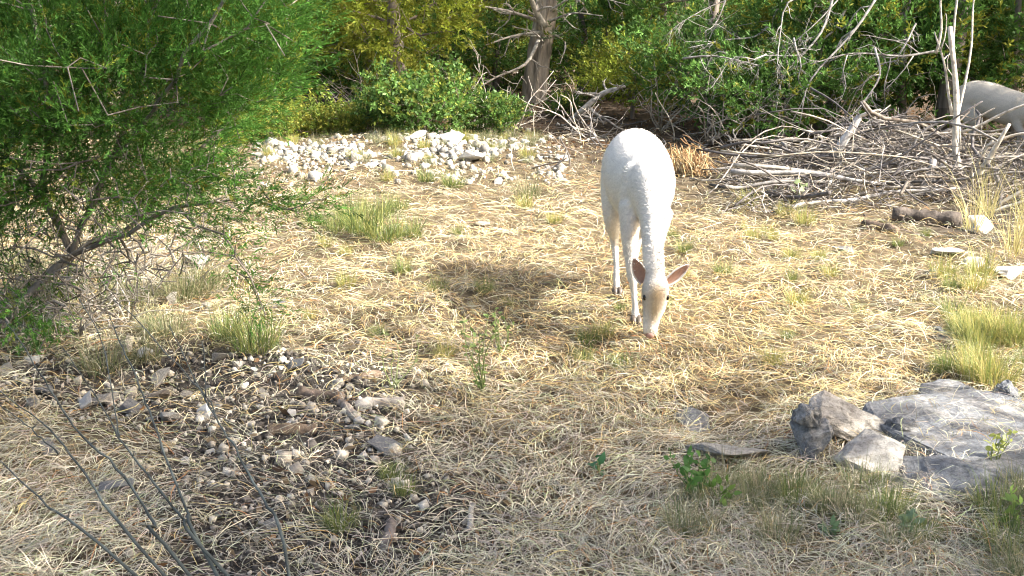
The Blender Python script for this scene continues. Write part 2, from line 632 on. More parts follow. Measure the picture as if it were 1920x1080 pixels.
# rocks in the bare soil, left foreground
for kind, px, py, wd, fl_, lb in (
        ('white', 275, 688, 42, 0.8, 'white pitted stone lying on soil below the juniper'),
        ('pale', 300, 718, 66, 0.35, 'thin pale slab lying under the white pitted stone'),
        ('brown', 302, 752, 78, 0.45, 'brown flat slab in the middle of the bare soil'),
        ('white', 165, 772, 46, 1.1, 'bright white broken stone standing on edge, left foreground'),
        ('pale', 195, 760, 48, 0.9, 'tan stone leaning behind the bright white broken stone'),
        ('grey', 250, 778, 70, 0.5, 'grey layered stone right of the bright white broken stone'),
        ('pale', 320, 800, 70, 0.5, 'pale flat stone half buried at the straw edge'),
        ('white', 385, 790, 44, 0.85, 'white squarish stone beside the tallest dark stem'),
        ('white', 348, 872, 28, 0.7, 'small bright white stone alone on dark soil'),
        ('pale', 415, 692, 44, 1.1, 'upright tan stone beside the grass at juniper base'),
        ('pale', 447, 695, 36, 0.6, 'low tan stone right of the upright tan stone'),
        ('pale', 350, 745, 40, 0.4, 'pale flake just right of the brown slab'),
        ('white', 412, 762, 30, 0.45, 'small white flake above the white squarish stone'),
        ('grey', 220, 925, 84, 0.5, 'mossy brown grey stone half buried in foreground straw'),
        ('grey', 95, 862, 52, 0.5, 'grey stone buried in straw at the left'),
        ('grey', 85, 752, 46, 0.6, 'grey domed stone at the left edge of the soil'),
        ('pale', 12, 700, 40, 0.8, 'pale stone at the left frame edge below juniper'),
        ('grey', 412, 985, 26, 0.8, 'round grey stone at the bottom between dark stems'),
        ('pale', 318, 575, 44, 0.7, 'white rough stone under the juniper branches'),
        ('pale', 388, 578, 40, 0.5, 'pale low stone right of rough one under juniper'),
        ('pale', 370, 505, 62, 0.8, 'blocky pale stone in straw behind drooping juniper frond'),
        ('grey', 520, 578, 56, 0.3, 'flat blue grey stone sunk in straw by juniper tip'),
        ('white', 672, 800, 26, 0.7, 'white chip beside the rotten log pieces'),
        ('white', 548, 790, 24, 0.8, 'white chip behind the brown rotten log'),
        ('white', 764, 820, 22, 1.0, 'small white stone at the right edge of bare soil'),
        ('grey', 720, 838, 88, 0.3, 'dark grey stone sunk in the soil near straw edge'),
        ('grey', 555, 705, 60, 0.5, 'blue grey stone at the upper right of bare soil'),
        ('pale', 490, 745, 26, 0.5, 'small pale stone in the centre of bare soil'),
        ('grey', 510, 1000, 40, 0.7, 'grey stone at the bottom edge right of dark stems'),
        ('pale', 905, 420, 30, 0.5, 'small pale stone in sunny straw left of the doe'),
        ('grey', 1300, 778, 95, 0.28, 'flat grey stone showing through straw left of boulder'),
        ('pale', 1360, 846, 190, 0.16, 'long flat grey stone behind the foreground grass'),
        ('white', 1842, 432, 64, 0.6, 'white stone right of the dark log'),
        ('white', 1775, 482, 66, 0.45, 'white flat stone at the left end of stone row'),
        ('white', 1828, 500, 44, 0.45, 'middle white stone of the row in right grass'),
        ('white', 1885, 522, 74, 0.4, 'white long stone at right end of stone row'),
        ('grey', 1770, 625, 56, 0.4, 'grey stone sunk in straw near right grass'),
        ('grey', 1745, 515, 36, 0.5, 'grey stone in shade below the white stone row'),
        ('grey', 1580, 470, 40, 0.3, 'low grey stone in sunny straw before the brush pile')):
    stone(kind, px, py, wd * (0.92 if px < 800 else 1.1), lb, flat=fl_ * 1.15, rng=rr, sink=(0.14 if px < 800 else 0.32) if fl_ > 0.25 else 0.3)
for k in range(150):
    px, py = rr.uniform(-20, 760), rr.normal(770, 80)
    if py < 655 or soil_amount(px, py) < 0.38:
        continue
    stone(('pale', 'white', 'grey', 'white', 'pale')[rr.integers(5)], px, py, rr.lognormal(2.65, 0.45), 'small rough stone on the ' + ('left' if px < 250 else 'middle' if px < 450 else 'right') + ' part of bare soil, ' + ('upper' if py < 740 else 'lower') + ' side', 'small stones in the bare soil', rng=rr)

# soil crumbs
rc = np.random.default_rng(22)
bmv = URK[1]
TV = np.array([(-1, -1, -1), (1, -1, -1), (1, 1, -1), (-1, 1, -1), (-.7, -.6, .8), (.6, -.8, 1), (.8, .5, .7), (-.6, .7, 1)]) * 0.5
TF = np.array([(0, 3, 2, 1), (4, 5, 6, 7), (0, 1, 5, 4), (1, 2, 6, 5), (2, 3, 7, 6), (3, 0, 4, 7)])
m = 45000
px, py = rc.uniform(-150, 1100, m), rc.uniform(620, 1190, m)
k = rc.random(m) < soil_amount(px, py) ** 1.5
px, py = px[k][:10500], py[k][:10500]
x, y = gr_many(px, py)
N = len(x)
s = rc.lognormal(-5.1, 0.5, N)
tint = np.where(rc.random((N, 1)) < 0.18, np.array([[0.38, 0.34, 0.28]]), np.array([[0.082, 0.073, 0.064]])) * rc.uniform(0.5, 1.6, (N, 1))
V, F, C = scatter(TV, TF, np.ones((8, 3)), np.stack([x, y, ground_h(x, y) + s * 0.25], -1), unit(rc.normal(size=(N, 3))), rc.uniform(0, 6.3, N), s, tint)
tag(link('soil_crumbs', quads_mesh('soil_crumbs', V, F, C), M_CLOD), 'dark soil crumbs and chips of stone on bare ground', 'soil', kind='stuff')

# pale stone chips in the soil
m = 9000
px, py = rc.uniform(-150, 820, m), rc.normal(790, 95, m)
k = (rc.random(m) < soil_amount(px, py) ** 1.2) & (py > 640)
px, py = px[k][:380], py[k][:380]
x, y = gr_many(px, py)
N = len(x)
s = rc.lognormal(-4.45, 0.42, N)
V, F, C = scatter(TV, TF, np.ones((8, 3)), np.stack([x, y, ground_h(x, y) + s * 0.3], -1), unit(rc.normal(size=(N, 3))), rc.uniform(0, 6.3, N), s, np.array([0.58, 0.53, 0.45]) * rc.uniform(0.5, 1.25, (N, 1)))
tag(link('stone_chips', quads_mesh('stone_chips', V, F, C), M_CLOD), 'pale broken stone chips lying on the bare soil', 'stone chips', kind='stuff')

# leaf litter on the wood floor and in the soil patch
m = 16000
px = np.concatenate([rc.uniform(300, 2150, m), rc.uniform(0, 950, 300)])
py = np.concatenate([rc.uniform(70, 345, m), rc.uniform(640, 1150, 300)])
k = rc.random(len(px)) < soil_amount(px, py) ** 1.2
px, py = px[k], py[k]
x, y = gr_many(px, py)
N = len(x)
LV = np.array([(0, -1, 0), (0.42, 0, 0.12), (0, 1, 0.1), (-0.42, 0, 0.15)]) * 0.5
LF = np.array([(0, 1, 2, 3)])
d = rc.normal(size=(N, 3))
d[:, 2] *= 0.3
pal = np.array([(0.25, 0.13, 0.06), (0.17, 0.11, 0.065), (0.30, 0.21, 0.12), (0.12, 0.08, 0.055), (0.40, 0.31, 0.20)])
tint = pal[rc.integers(5, size=N)] * rc.uniform(0.6, 1.3, (N, 1))
dd = unit(d)
V, F, C = scatter(LV, LF, np.ones((4, 3)), np.stack([x, y, ground_h(x, y) + rc.uniform(0.004, 0.02, N)], -1), dd, rc.normal(0, 0.5, N), rc.uniform(0.025, 0.06, N), tint)
tag(link('leaf_litter', quads_mesh('leaf_litter', V, F, C), M_LEAF), 'brown fallen leaves on the wood floor and bare soil', 'leaf litter', kind='stuff')

# ---- boulder group, right foreground
def big_rock(name, seed, dims, mat, loc, rot, label, npts=22, disp=0.012, sub=2, square=0.35):
    me = rock_mesh(name, seed, dims, npts, 0.05, sub, disp, square)
    me.materials.append(mat)
    o = link(name, me, None)
    o.location = loc
    o.rotation_euler = rot
    return tag(o, label, 'rock')


p = gr(1592, 830)
big_rock('boulder', 5, (0.33, 0.16, 0.065), M_LIME, (at(1596, 795, p[1])), (R(30), R(26), R(-10)), 'tilted pale slab leaning across the boulder, sunlit face', 11, 0.008, 3, 0.6)
p = gr(1528, 860)
big_rock('boulder', 8, (0.15, 0.16, 0.17), M_LIMEG, (p[0], p[1] + 0.06, 0.04), (R(6), R(-6), R(20)), 'upright grey boulder at left end of the rock group', 11, 0.008, 2, 0.55)
big_rock('boulder', 9, (0.12, 0.11, 0.07), M_LIMEG, at(1515, 776, p[1] + 0.03), (0, R(8), 0.3), 'dark lichen covered knob on top of the upright boulder', disp=0.009)
p = gr(1635, 880)
big_rock('boulder', 12, (0.22, 0.18, 0.15), M_LIME, (p[0], p[1] + 0.03, 0.04), (R(-10), R(10), R(-20)), 'pale grooved rock at the front of the rock group', 11, 0.008, 2, 0.55)
p = gr(1700, 838)
big_rock('rock', 13, (0.12, 0.10, 0.085), M_LIMEG, (p[0], p[1] + 0.05, 0.035), (0.2, 0.1, 0.5), 'small dark rounded rock tucked behind the tilted slab')
p = gr(1830, 812)
big_rock('rock_outcrop', 15, (0.80, 0.95, 0.16), M_LIMEG, (p[0] + 0.03, p[1] - 0.03, -0.012), (R(1), R(3), R(28)), 'broad flat grey outcrop at the right frame edge', 20, 0.014, 3, 0.5)
p = gr(1780, 745)
big_rock('rock_outcrop', 16, (0.26, 0.22, 0.09), M_LIMEG, (p[0], p[1], 0.006), (0, 0, 0.5), 'small flat grey outcrop behind the broad one')
p = gr(1790, 900)
big_rock('rock_outcrop', 19, (0.40, 0.26, 0.10), M_LIMEG, (p[0], p[1], 0.0), (0, 0, 0.2), 'low grey ledge in front of the broad outcrop', 26, 0.016, 2)
p = gr(1860, 770)
big_rock('rock', 23, (0.11, 0.10, 0.08), M_LIMEG, (gr(1885, 752)[0], gr(1885, 752)[1], 0.03), (0.1, 0, 0.7), 'grey lump in grass above the broad outcrop')


# ------------------------------------------------------------------ deer
def loft(bm, rings, sides=20):
    """rings: (centre, half width along 'side', half height, side vec, up vec)"""
    prev = None
    for c, a, b, s, u in rings:
        c, s, u = Vector(c), Vector(s), Vector(u)
        ring = [bm.verts.new(c + s * (a * math.cos(2 * math.pi * k / sides)) + u * (b * math.sin(2 * math.pi * k / sides))) for k in range(sides)]
        if prev:
            for k in range(sides):
                bm.faces.new((prev[k], prev[(k + 1) % sides], ring[(k + 1) % sides], ring[k]))
        else:
            bm.faces.new(ring[::-1])
        prev = ring
    bm.faces.new(prev)


def path_rings(pts, lateral=Vector((1, 0, 0))):
    """pts: (x,y,z,half width,half depth) -> rings square to the path"""
    P = [Vector(p[:3]) for p in pts]
    out = []
    for i, p in enumerate(pts):
        d = (P[min(i + 1, len(P) - 1)] - P[max(i - 1, 0)]).normalized()
        s = (lateral - d * lateral.dot(d)).normalized()
        out.append((P[i], p[3], p[4], s, d.cross(s)))
    return out


def refine(pts, k=4):
    """Catmull-Rom through the control rows"""
    A = np.array(pts, float)
    A = np.concatenate([2 * A[:1] - A[1:2], A, 2 * A[-1:] - A[-2:-1]])
    A[0, 3:], A[-1, 3:] = A[1, 3:], A[-2, 3:]
    out = []
    for i in range(1, len(A) - 2):
        for t in np.arange(k) / k:
            p0, p1, p2, p3 = A[i - 1:i + 3]
            out.append(0.5 * (2 * p1 + (p2 - p0) * t + (2 * p0 - 5 * p1 + 4 * p2 - p3) * t ** 2 + (3 * p1 - p0 - 3 * p2 + p3) * t ** 3))
    out.append(A[-2])
    return [tuple(np.r_[o[:3], np.maximum(o[3:], 0.004)]) for o in out]


M_DEER = attr_mat('white_coat', 0.8, 0.0, 0.12, nscale=90, namp=0.10, bump=0.18, bscale=120)
M_HOOF = attr_mat('hoof_horn', 0.5, 0, 0.4, nscale=60, namp=0.3)
me_, n_, L_, p_, o_ = new_mat('eye_gloss')
p_.inputs['Base Color'].default_value = (0.012, 0.008, 0.006, 1)
p_.inputs['Roughness'].default_value = 0.08
M_EYE = me_


def ear_mesh(bm, base, tip, face, width, cup=0.5, nu=11, nv=11, th=0.006):
    """cupped leaf-shaped ear: inner side looks along 'face'"""
    base, tip, face = Vector(base), Vector(tip), Vector(face).normalized()
    ax = tip - base
    L = ax.length
    ax.normalize()
    face = (face - ax * face.dot(ax)).normalized()
    sd = ax.cross(face)
    inner, outer = [], []
    for i in range(nu):
        t = i / (nu - 1)
        wd = width * 0.5 * (math.sin(math.pi * min(1, (t * 0.80 + 0.17))) ** 0.8) * (1 if t < 0.97 else 0.5)
        ri, ro = [], []
        for j in range(nv):
            s = -1 + 2 * j / (nv - 1)
            roll = cup * (1.25 - 0.8 * t)
            q = base + ax * (L * t) + sd * (wd * math.sin(s * 1.35) / math.sin(1.35)) + face * (wd * roll * (s * s - 0.45))
            ri.append(bm.verts.new(q + face * th * 0.5))
            ro.append(bm.verts.new(q - face * th * 0.5 - face * 0.008 * (1 - s * s) * (1 - t)))
        inner.append(ri)
        outer.append(ro)
    fin = []
    for i in range(nu - 1):
        for j in range(nv - 1):
            fin.append(bm.faces.new((inner[i][j], inner[i][j + 1], inner[i + 1][j + 1], inner[i + 1][j])))
            bm.faces.new((outer[i][j + 1], outer[i][j], outer[i + 1][j], outer[i + 1][j + 1]))
        bm.faces.new((inner[i][0], inner[i + 1][0], outer[i + 1][0], outer[i][0]))
        bm.faces.new((inner[i + 1][-1], inner[i][-1], outer[i][-1], outer[i + 1][-1]))
    for j in range(nv - 1):
        bm.faces.new((inner[-1][j], inner[-1][j + 1], outer[-1][j + 1], outer[-1][j]))
    return inner


def make_deer(name, label, group, loc, rz, spine, legs, headpts, ears, eyes, nose, seed, lumps=(), coat=(0.66, 0.63, 0.585)):
    """local frame: faces -Y, stands on z=0. One continuous coat; eyes, nose, hooves are parts."""
    root = thing(name, label, 'deer', loc, rz, group)
    bm = bmesh.new()
    loft(bm, path_rings(refine(spine)), 24)
    loft(bm, path_rings(refine(headpts)), 20)
    for lg in legs:
        loft(bm, path_rings(refine(lg)), 14)
    for c, r_ in lumps:
        mt = Matrix.Translation(c) @ Matrix.Diagonal((*r_, 1))
        bmesh.ops.create_icosphere(bm, subdivisions=3, radius=1.0, matrix=mt)
    # tail
    t0 = Vector(spine[0][:3])
    loft(bm, path_rings(refine([(t0.x, t0.y - 0.05, t0.z + 0.10, .03, .025), (t0.x, t0.y + 0.035, t0.z + 0.06, .028, .02), (t0.x, t0.y + 0.055, t0.z - 0.03, .022, .015), (t0.x, t0.y + 0.05, t0.z - 0.09, .008, .006)])), 10)
    bmesh.ops.recalc_face_normals(bm, faces=bm.faces[:])
    me = bpy.data.meshes.new('tmp')
    bm.to_mesh(me)
    bm.free()
    tmp = bpy.data.objects.new('tmp', me)
    COL.objects.link(tmp)
    rm = tmp.modifiers.new('r', 'REMESH')
    rm.mode = 'VOXEL'
    rm.voxel_size = 0.009
    sm = tmp.modifiers.new('s', 'SMOOTH')
    sm.factor = 0.5
    sm.iterations = 16
    bpy.context.view_layer.update()
    dg = bpy.context.evaluated_depsgraph_get()
    body = bpy.data.meshes.new_from_object(tmp.evaluated_get(dg))
    bpy.data.objects.remove(tmp)
    bpy.data.meshes.remove(me)
    bm = bmesh.new()
    bm.from_mesh(body)
    nbody = len(bm.verts)
    inner_idx = set()
    bm.verts.index_update()
    for e in ears:
        inn = ear_mesh(bm, *e)
        bm.verts.index_update()
        for r in inn[:-1]:
            for v in r[2:-2]:
                inner_idx.add(v.index)
    for f in bm.faces:
        f.smooth = True
    bm.to_mesh(body)
    bm.free()
    nv = len(body.vertices)
    co = np.empty(nv * 3, np.float32)
    body.vertices.foreach_get('co', co)
    co = co.reshape(-1, 3)
    col = np.tile(np.array(coat), (nv, 1))
    # tan forehead and nose bridge: coat colours; brown beside the chest: painted shade
    hp = np.array([q[:3] for q in headpts])
    hx = hp[:, 0].mean()
    def blob(c, rad, colr, k):
        f = np.exp(-(((co - np.array(c)) / np.array(rad)) ** 2).sum(1)) * k
        f = np.clip(f, 0, 1)
        col[:] = col * (1 - f[:, None]) + np.array(colr) * f[:, None]
    blob(hp[1] * 0.35 + hp[2] * 0.65 + (0, -0.07, 0), (0.045, 0.06, 0.055), (0.40, 0.29, 0.16), 0.95)
    blob(hp[3] + (0.0, -0.045, 0.0), (0.028, 0.05, 0.07), (0.44, 0.33, 0.19), 0.9)
    blob(hp[-1], (0.03, 0.03, 0.022), (0.45, 0.32, 0.24), 0.7)
    blob(hp[2] + (-0.05, 0, -0.02), (0.02, 0.05, 0.06), (0.33, 0.28, 0.23), 0.9)
    ch = np.array(legs[0][1][:3])
    blob(ch + (0.03, -0.05, -0.01), (0.035, 0.06, 0.05), (0.46, 0.34, 0.20), 0.55)  # brown between foreleg and neck stands in for the shade there
    # uneven, slightly soiled coat
    nzv = vnoise(co[:, 0] * 1.3 + co[:, 2], co[:, 1], 14, 2) * 0.5 + vnoise(co[:, 0] - co[:, 2], co[:, 1] + co[:, 2], 33, 12) * 0.5
    col *= (1 + 0.05 * nzv[:, None])
    dirt = np.clip(nzv - 0.5, 0, 1)[:, None] * 0.25 * (co[:, 2:3] < 0.45)
    col[:] = col * (1 - dirt) + np.array([0.45, 0.36, 0.25]) * dirt
    ii = np.array(sorted(inner_idx))
    if len(ii):
        col[ii] = (0.34, 0.21, 0.16)
    low = np.exp(-(co[:, 2] / 0.05) ** 2)[:, None] * 0.35 * (np.arange(nv) < nbody)[:, None]
    col = col * (1 - low) + np.array([0.55, 0.47, 0.35]) * low
    a = body.color_attributes.new('Col', 'FLOAT_COLOR', 'POINT')
    a.data.foreach_set('color', np.c_[col, np.ones(nv)].astype(np.float32).ravel())
    link('body', body, M_DEER, root)
    # short coat hairs lying back along the body
    rng = np.random.default_rng(seed)
    body.update()
    nf = len(body.polygons)
    cen = np.empty(nf * 3, np.float32)
    body.polygons.foreach_get('center', cen)
    nor = np.empty(nf * 3, np.float32)
    body.polygons.foreach_get('normal', nor)
    cen, nor = cen.reshape(-1, 3), nor.reshape(-1, 3)
    vi = np.array([pl.vertices[0] for pl in body.polygons])
    k = rng.choice(nf, min(nf, 24000), replace=False)
    c, nn, cc = cen[k], nor[k], col[vi[k]]
    jit = rng.normal(size=c.shape) * 0.006
    c = c + jit - nn * (jit * nn).sum(1)[:, None]
    flow = np.tile(np.array([0, 0.9, -0.35]), (len(k), 1)) + 0.25 * rng.normal(size=(len(k), 3))
    flow = unit(flow - nn * (flow * nn).sum(1)[:, None] + nn * 0.30)
    sd = unit(np.cross(flow, nn)) * 0.0014
    tipl = rng.uniform(0.008, 0.017, (len(k), 1)) * np.where(c[:, 2:3] < 0.3, 0.55, 1)
    b0 = c - nn * 0.001
    V = np.stack([b0 - sd, b0 + sd, b0 + flow * tipl + sd * 0.25, b0 + flow * tipl - sd * 0.25], 1).reshape(-1, 3)
    Fq = np.arange(len(k) * 4).reshape(-1, 4)
    cc = np.clip(cc * rng.uniform(0.86, 1.07, (len(k), 1)), 0, 0.9)
    link('fur', quads_mesh('fur', V, Fq, np.repeat(cc, 4, 0)), M_DEER, root)
    for e in eyes:
        bm = bmesh.new()
        bmesh.ops.create_uvsphere(bm, u_segments=14, v_segments=10, radius=0.0108)
        for f in bm.faces:
            f.smooth = True
        me = bpy.data.meshes.new('eye')
        bm.to_mesh(me)
        bm.free()
        o = link('eye', me, M_EYE, root)
        o.location = e
        o.scale = (0.8, 1, 1.15)
    S = Soup()
    V, F = tube([(nose[0], nose[1] + 0.012, nose[2] + 0.012), (nose[0], nose[1], nose[2]), (nose[0], nose[1] - 0.008, nose[2] - 0.004)], [0.017, 0.019, 0.011], 12)
    S.add(V, F, (0.34, 0.20, 0.17))
    link('nose', S.mesh('nose', True), M_HOOF, root)
    for lg in legs:
        h = np.array(lg[-1][:3])
        for s in (-1, 1):
            S = Soup()
            V, F = tube([h + (s * 0.010, 0.012, 0.018), h + (s * 0.012, -0.006, 0.008), h + (s * 0.009, -0.034, -0.012)], [0.013, 0.0155, 0.006], 9)
            V[:, 2] = np.maximum(V[:, 2], h[2] - 0.016)
            S.add(V, F, (0.10, 0.08, 0.065))
            link('hoof', S.mesh('hoof', True), M_HOOF, root)
    return root


# grazing doe that faces the camera
spine1 = [  # x, y, z, half width, half depth   (rump -> poll)
    (0.010, 0.60, 0.62, 0.05, 0.05), (0.008, 0.565, 0.615, 0.112, 0.125), (0.004, 0.44, 0.615, 0.150, 0.168), (0.0, 0.26, 0.585, 0.165, 0.188),
    (-0.002, 0.05, 0.565, 0.155, 0.178), (-0.012, -0.15, 0.57, 0.116, 0.165), (-0.016, -0.29, 0.585, 0.076, 0.125), (-0.008, -0.385, 0.53, 0.055, 0.088),
    (-0.006, -0.465, 0.44, 0.045, 0.068), (-0.006, -0.525, 0.35, 0.044, 0.062), (0.0, -0.555, 0.275, 0.044, 0.056), (0.0, -0.56, 0.235, 0.04, 0.045)]
head1 = [(0.002, -0.545, 0.285, 0.036, 0.042), (0.002, -0.570, 0.250, 0.055, 0.060), (0.0, -0.580, 0.205, 0.058, 0.066), (-0.006, -0.582, 0.150, 0.047, 0.056),
         (-0.014, -0.588, 0.095, 0.036, 0.043), (-0.019, -0.595, 0.055, 0.033, 0.036), (-0.021, -0.598, 0.034, 0.026, 0.025)]
legs1 = [
    [(-0.075, -0.22, 0.52, 0.055, 0.085), (-0.082, -0.265, 0.40, 0.040, 0.055), (-0.078, -0.285, 0.28, 0.026, 0.032), (-0.070, -0.295, 0.225, 0.026, 0.031),
     (-0.060, -0.305, 0.13, 0.0145, 0.017), (-0.054, -0.315, 0.055, 0.0185, 0.022), (-0.052, -0.340, 0.022, 0.018, 0.02)],
    [(0.060, -0.20, 0.50, 0.055, 0.085), (0.050, -0.20, 0.40, 0.040, 0.055), (0.038, -0.17, 0.27, 0.026, 0.032), (0.030, -0.165, 0.22, 0.024, 0.028),
     (0.024, -0.16, 0.13, 0.0145, 0.017), (0.020, -0.165, 0.055, 0.0185, 0.022), (0.018, -0.185, 0.022, 0.018, 0.02)],
    [(-0.095, 0.42, 0.54, 0.07, 0.135), (-0.108, 0.30, 0.41, 0.056, 0.10), (-0.110, 0.29, 0.33, 0.038, 0.055), (-0.098, 0.34, 0.255, 0.024, 0.034),
     (-0.092, 0.29, 0.15, 0.0155, 0.020), (-0.092, 0.215, 0.055, 0.0185, 0.022), (-0.092, 0.185, 0.022, 0.018, 0.02)],
    [(0.095, 0.42, 0.54, 0.07, 0.135), (0.095, 0.34, 0.41, 0.056, 0.10), (0.060, 0.36, 0.32, 0.036, 0.052), (0.035, 0.44, 0.255, 0.024, 0.034),
     (0.018, 0.42, 0.15, 0.0155, 0.020), (0.004, 0.38, 0.055, 0.0185, 0.022), (0.0, 0.355, 0.022, 0.018, 0.02)]]
ears1 = [((-0.044, -0.56, 0.255), (-0.094, -0.58, 0.362), (-0.25, -1, 0.15), 0.060, 0.6),
         ((0.044, -0.56, 0.252), (0.142, -0.55, 0.330), (0.15, -1.0, -0.45), 0.053, 0.65)]
doe = make_deer('white_doe', 'white doe grazing head down in the sunny clearing, facing the camera', 'white deer', (0.60, 5.60, 0), 0,
                spine1, legs1, head1, ears1, [(-0.0475, -0.613, 0.203), (0.0475, -0.613, 0.203)], (-0.021, -0.612, 0.037), 31,
                [((sx * 0.068 - 0.012, -0.19, 0.575), (0.046, 0.075, 0.135)) for sx in (-1, 1)] + [((sx * 0.085, 0.42, 0.57), (0.078, 0.13, 0.155)) for sx in (-1, 1)]
                + [((sx * 0.036, -0.612, 0.224), (0.018, 0.022, 0.016)) for sx in (-1, 1)] + [((sx * 0.030, -0.575, 0.165), (0.020, 0.035, 0.045)) for sx in (-1, 1)])

# second one behind the brush pile, head lowered to the right
spine2 = [(0, 0.56, 0.66, 0.05, 0.05), (0, 0.52, 0.66, 0.11, 0.12), (0, 0.40, 0.66, 0.15, 0.165), (0, 0.22, 0.63, 0.165, 0.19), (0, 0.0, 0.58, 0.165, 0.19),
          (0, -0.18, 0.55, 0.145, 0.185), (0, -0.32, 0.54, 0.11, 0.15), (0, -0.43, 0.50, 0.085, 0.115), (0, -0.54, 0.43, 0.062, 0.085),
          (0, -0.66, 0.35, 0.052, 0.068), (0, -0.74, 0.29, 0.048, 0.058), (0, -0.76, 0.26, 0.04, 0.045)]
head2 = [(0, -0.745, 0.305, 0.036, 0.042), (0, -0.775, 0.275, 0.052, 0.060), (0, -0.80, 0.23, 0.056, 0.066), (0, -0.83, 0.175, 0.042, 0.054), (0, -0.855, 0.12, 0.030, 0.042), (0, -0.87, 0.08, 0.027, 0.035), (0, -0.875, 0.06, 0.02, 0.025)]
legs2 = [[(q[0] if i < 2 else (-0.075 if k % 2 == 0 else 0.075), q[1], q[2], q[3], q[4]) for i, q in enumerate(lg)] for k, lg in enumerate(legs1)]
legs2[0] = [(-0.07, -0.20, 0.52, 0.055, 0.085), (-0.08, -0.24, 0.40, 0.040, 0.055), (-0.078, -0.33, 0.29, 0.026, 0.032), (-0.076, -0.35, 0.24, 0.024, 0.028), (-0.075, -0.29, 0.16, 0.0145, 0.017), (-0.075, -0.25, 0.10, 0.0185, 0.022), (-0.075, -0.235, 0.07, 0.018, 0.02)]
ears2 = [((-0.045, -0.755, 0.315), (-0.11, -0.70, 0.40), (-0.6, -1, 0.1), 0.066, 0.62), ((0.045, -0.755, 0.315), (0.11, -0.70, 0.40), (0.6, -1, 0.1), 0.066, 0.62)]
q = at(1874, 300, 10.2)
make_deer('white_deer', 'pale deer half hidden behind the brush pile at the right edge', 'white deer', (q[0], q[1], 0.03), R(33),
          spine2, legs2, head2, ears2, [(-0.05, -0.815, 0.25), (0.05, -0.815, 0.25)], (0, -0.885, 0.062), 32,
          [((sx * 0.085, -0.19, 0.55), (0.058, 0.085, 0.15)) for sx in (-1, 1)] + [((sx * 0.09, 0.40, 0.62), (0.078, 0.14, 0.17)) for sx in (-1, 1)], (0.54, 0.485, 0.40)).scale = (0.76, 0.76, 0.76)


# ------------------------------------------------------------------ plant building blocks
def spray_tpl(n=12, spread=0.9, ln=0.36, wd=0.055, flat=0.55, seed=0, tipc=(1.25, 1.18, 0.9)):
    """a feathery sprig along +Y, 1 long: stem plus n thin branchlets"""
    rng = np.random.default_rng(seed)
    V, C = [], []
    def dia(p, d, L, w_, c0, c1):
        d = unit(d)
        s = unit(np.cross(d, rng.normal(size=3))) * w_ * 0.5
        m_ = p + d * L * 0.5
        V.extend([p, m_ + s, p + d * L, m_ - s])
        C.extend([c0, (np.array(c0) + c1) / 2, c1, (np.array(c0) + c1) / 2])
    dia(np.zeros(3), np.array([0, 1, 0.0]), 1.0, wd * 0.8, (0.8, 0.75, 0.7), np.array(tipc))
    for k in range(n):
        t = 0.12 + 0.85 * (k / n)
        a = rng.uniform(0, 6.28)
        d = np.array([math.cos(a) * spread, rng.uniform(0.45, 0.9), math.sin(a) * spread * flat])
        dia(np.array([0, t, 0]), d, ln * rng.uniform(0.7, 1.25) * (1.1 - 0.5 * t), wd * rng.uniform(0.8, 1.3), (0.75, 0.78, 0.75), np.array(tipc) * rng.uniform(0.85, 1.1))
    V = np.array(V)
    return V, np.arange(len(V)).reshape(-1, 4), np.array(C)


def leaf_tpl(n=9, size=0.3, seed=0):
    """a twig with n small oval leaves"""
    rng = np.random.default_rng(seed)
    V, F, C = [], [], []
    for k in range(n):
        p = np.array([0, 0.15 + 0.85 * k / n, 0]) + rng.normal(size=3) * 0.05
        d = unit(rng.normal(size=3) + np.array([0, 0.7, 0.2]))
        s = unit(np.cross(d, rng.normal(size=3)))
        L = size * rng.uniform(0.7, 1.2)
        b = len(V)
        nrm = np.cross(d, s)
        V += [p, p + d * L * 0.35 + s * L * 0.26, p + d * L * 0.72 + s * L * 0.2, p + d * L - nrm * L * 0.1, p + d * L * 0.72 - s * L * 0.2, p + d * L * 0.35 - s * L * 0.26]
        F += [(b, b + 1, b + 2, b + 5), (b + 2, b + 3, b + 4, b + 5)]
        C += [np.ones(3) * rng.uniform(0.8, 1.15)] * 6
    return np.array(V), np.array(F), np.array(C)


JSPRAY = [spray_tpl(11, 0.55, 0.28, 0.045, 0.9, seed=k) for k in range(3)]                                   # fine, for the near juniper
FSPRAY = [spray_tpl(9, 0.9, 0.42, 0.12, 0.6, seed=10 + k) for k in range(3)]     # coarser, for the wood
LSPRAY = [leaf_tpl(9, 0.34, seed=20 + k) for k in range(3)]


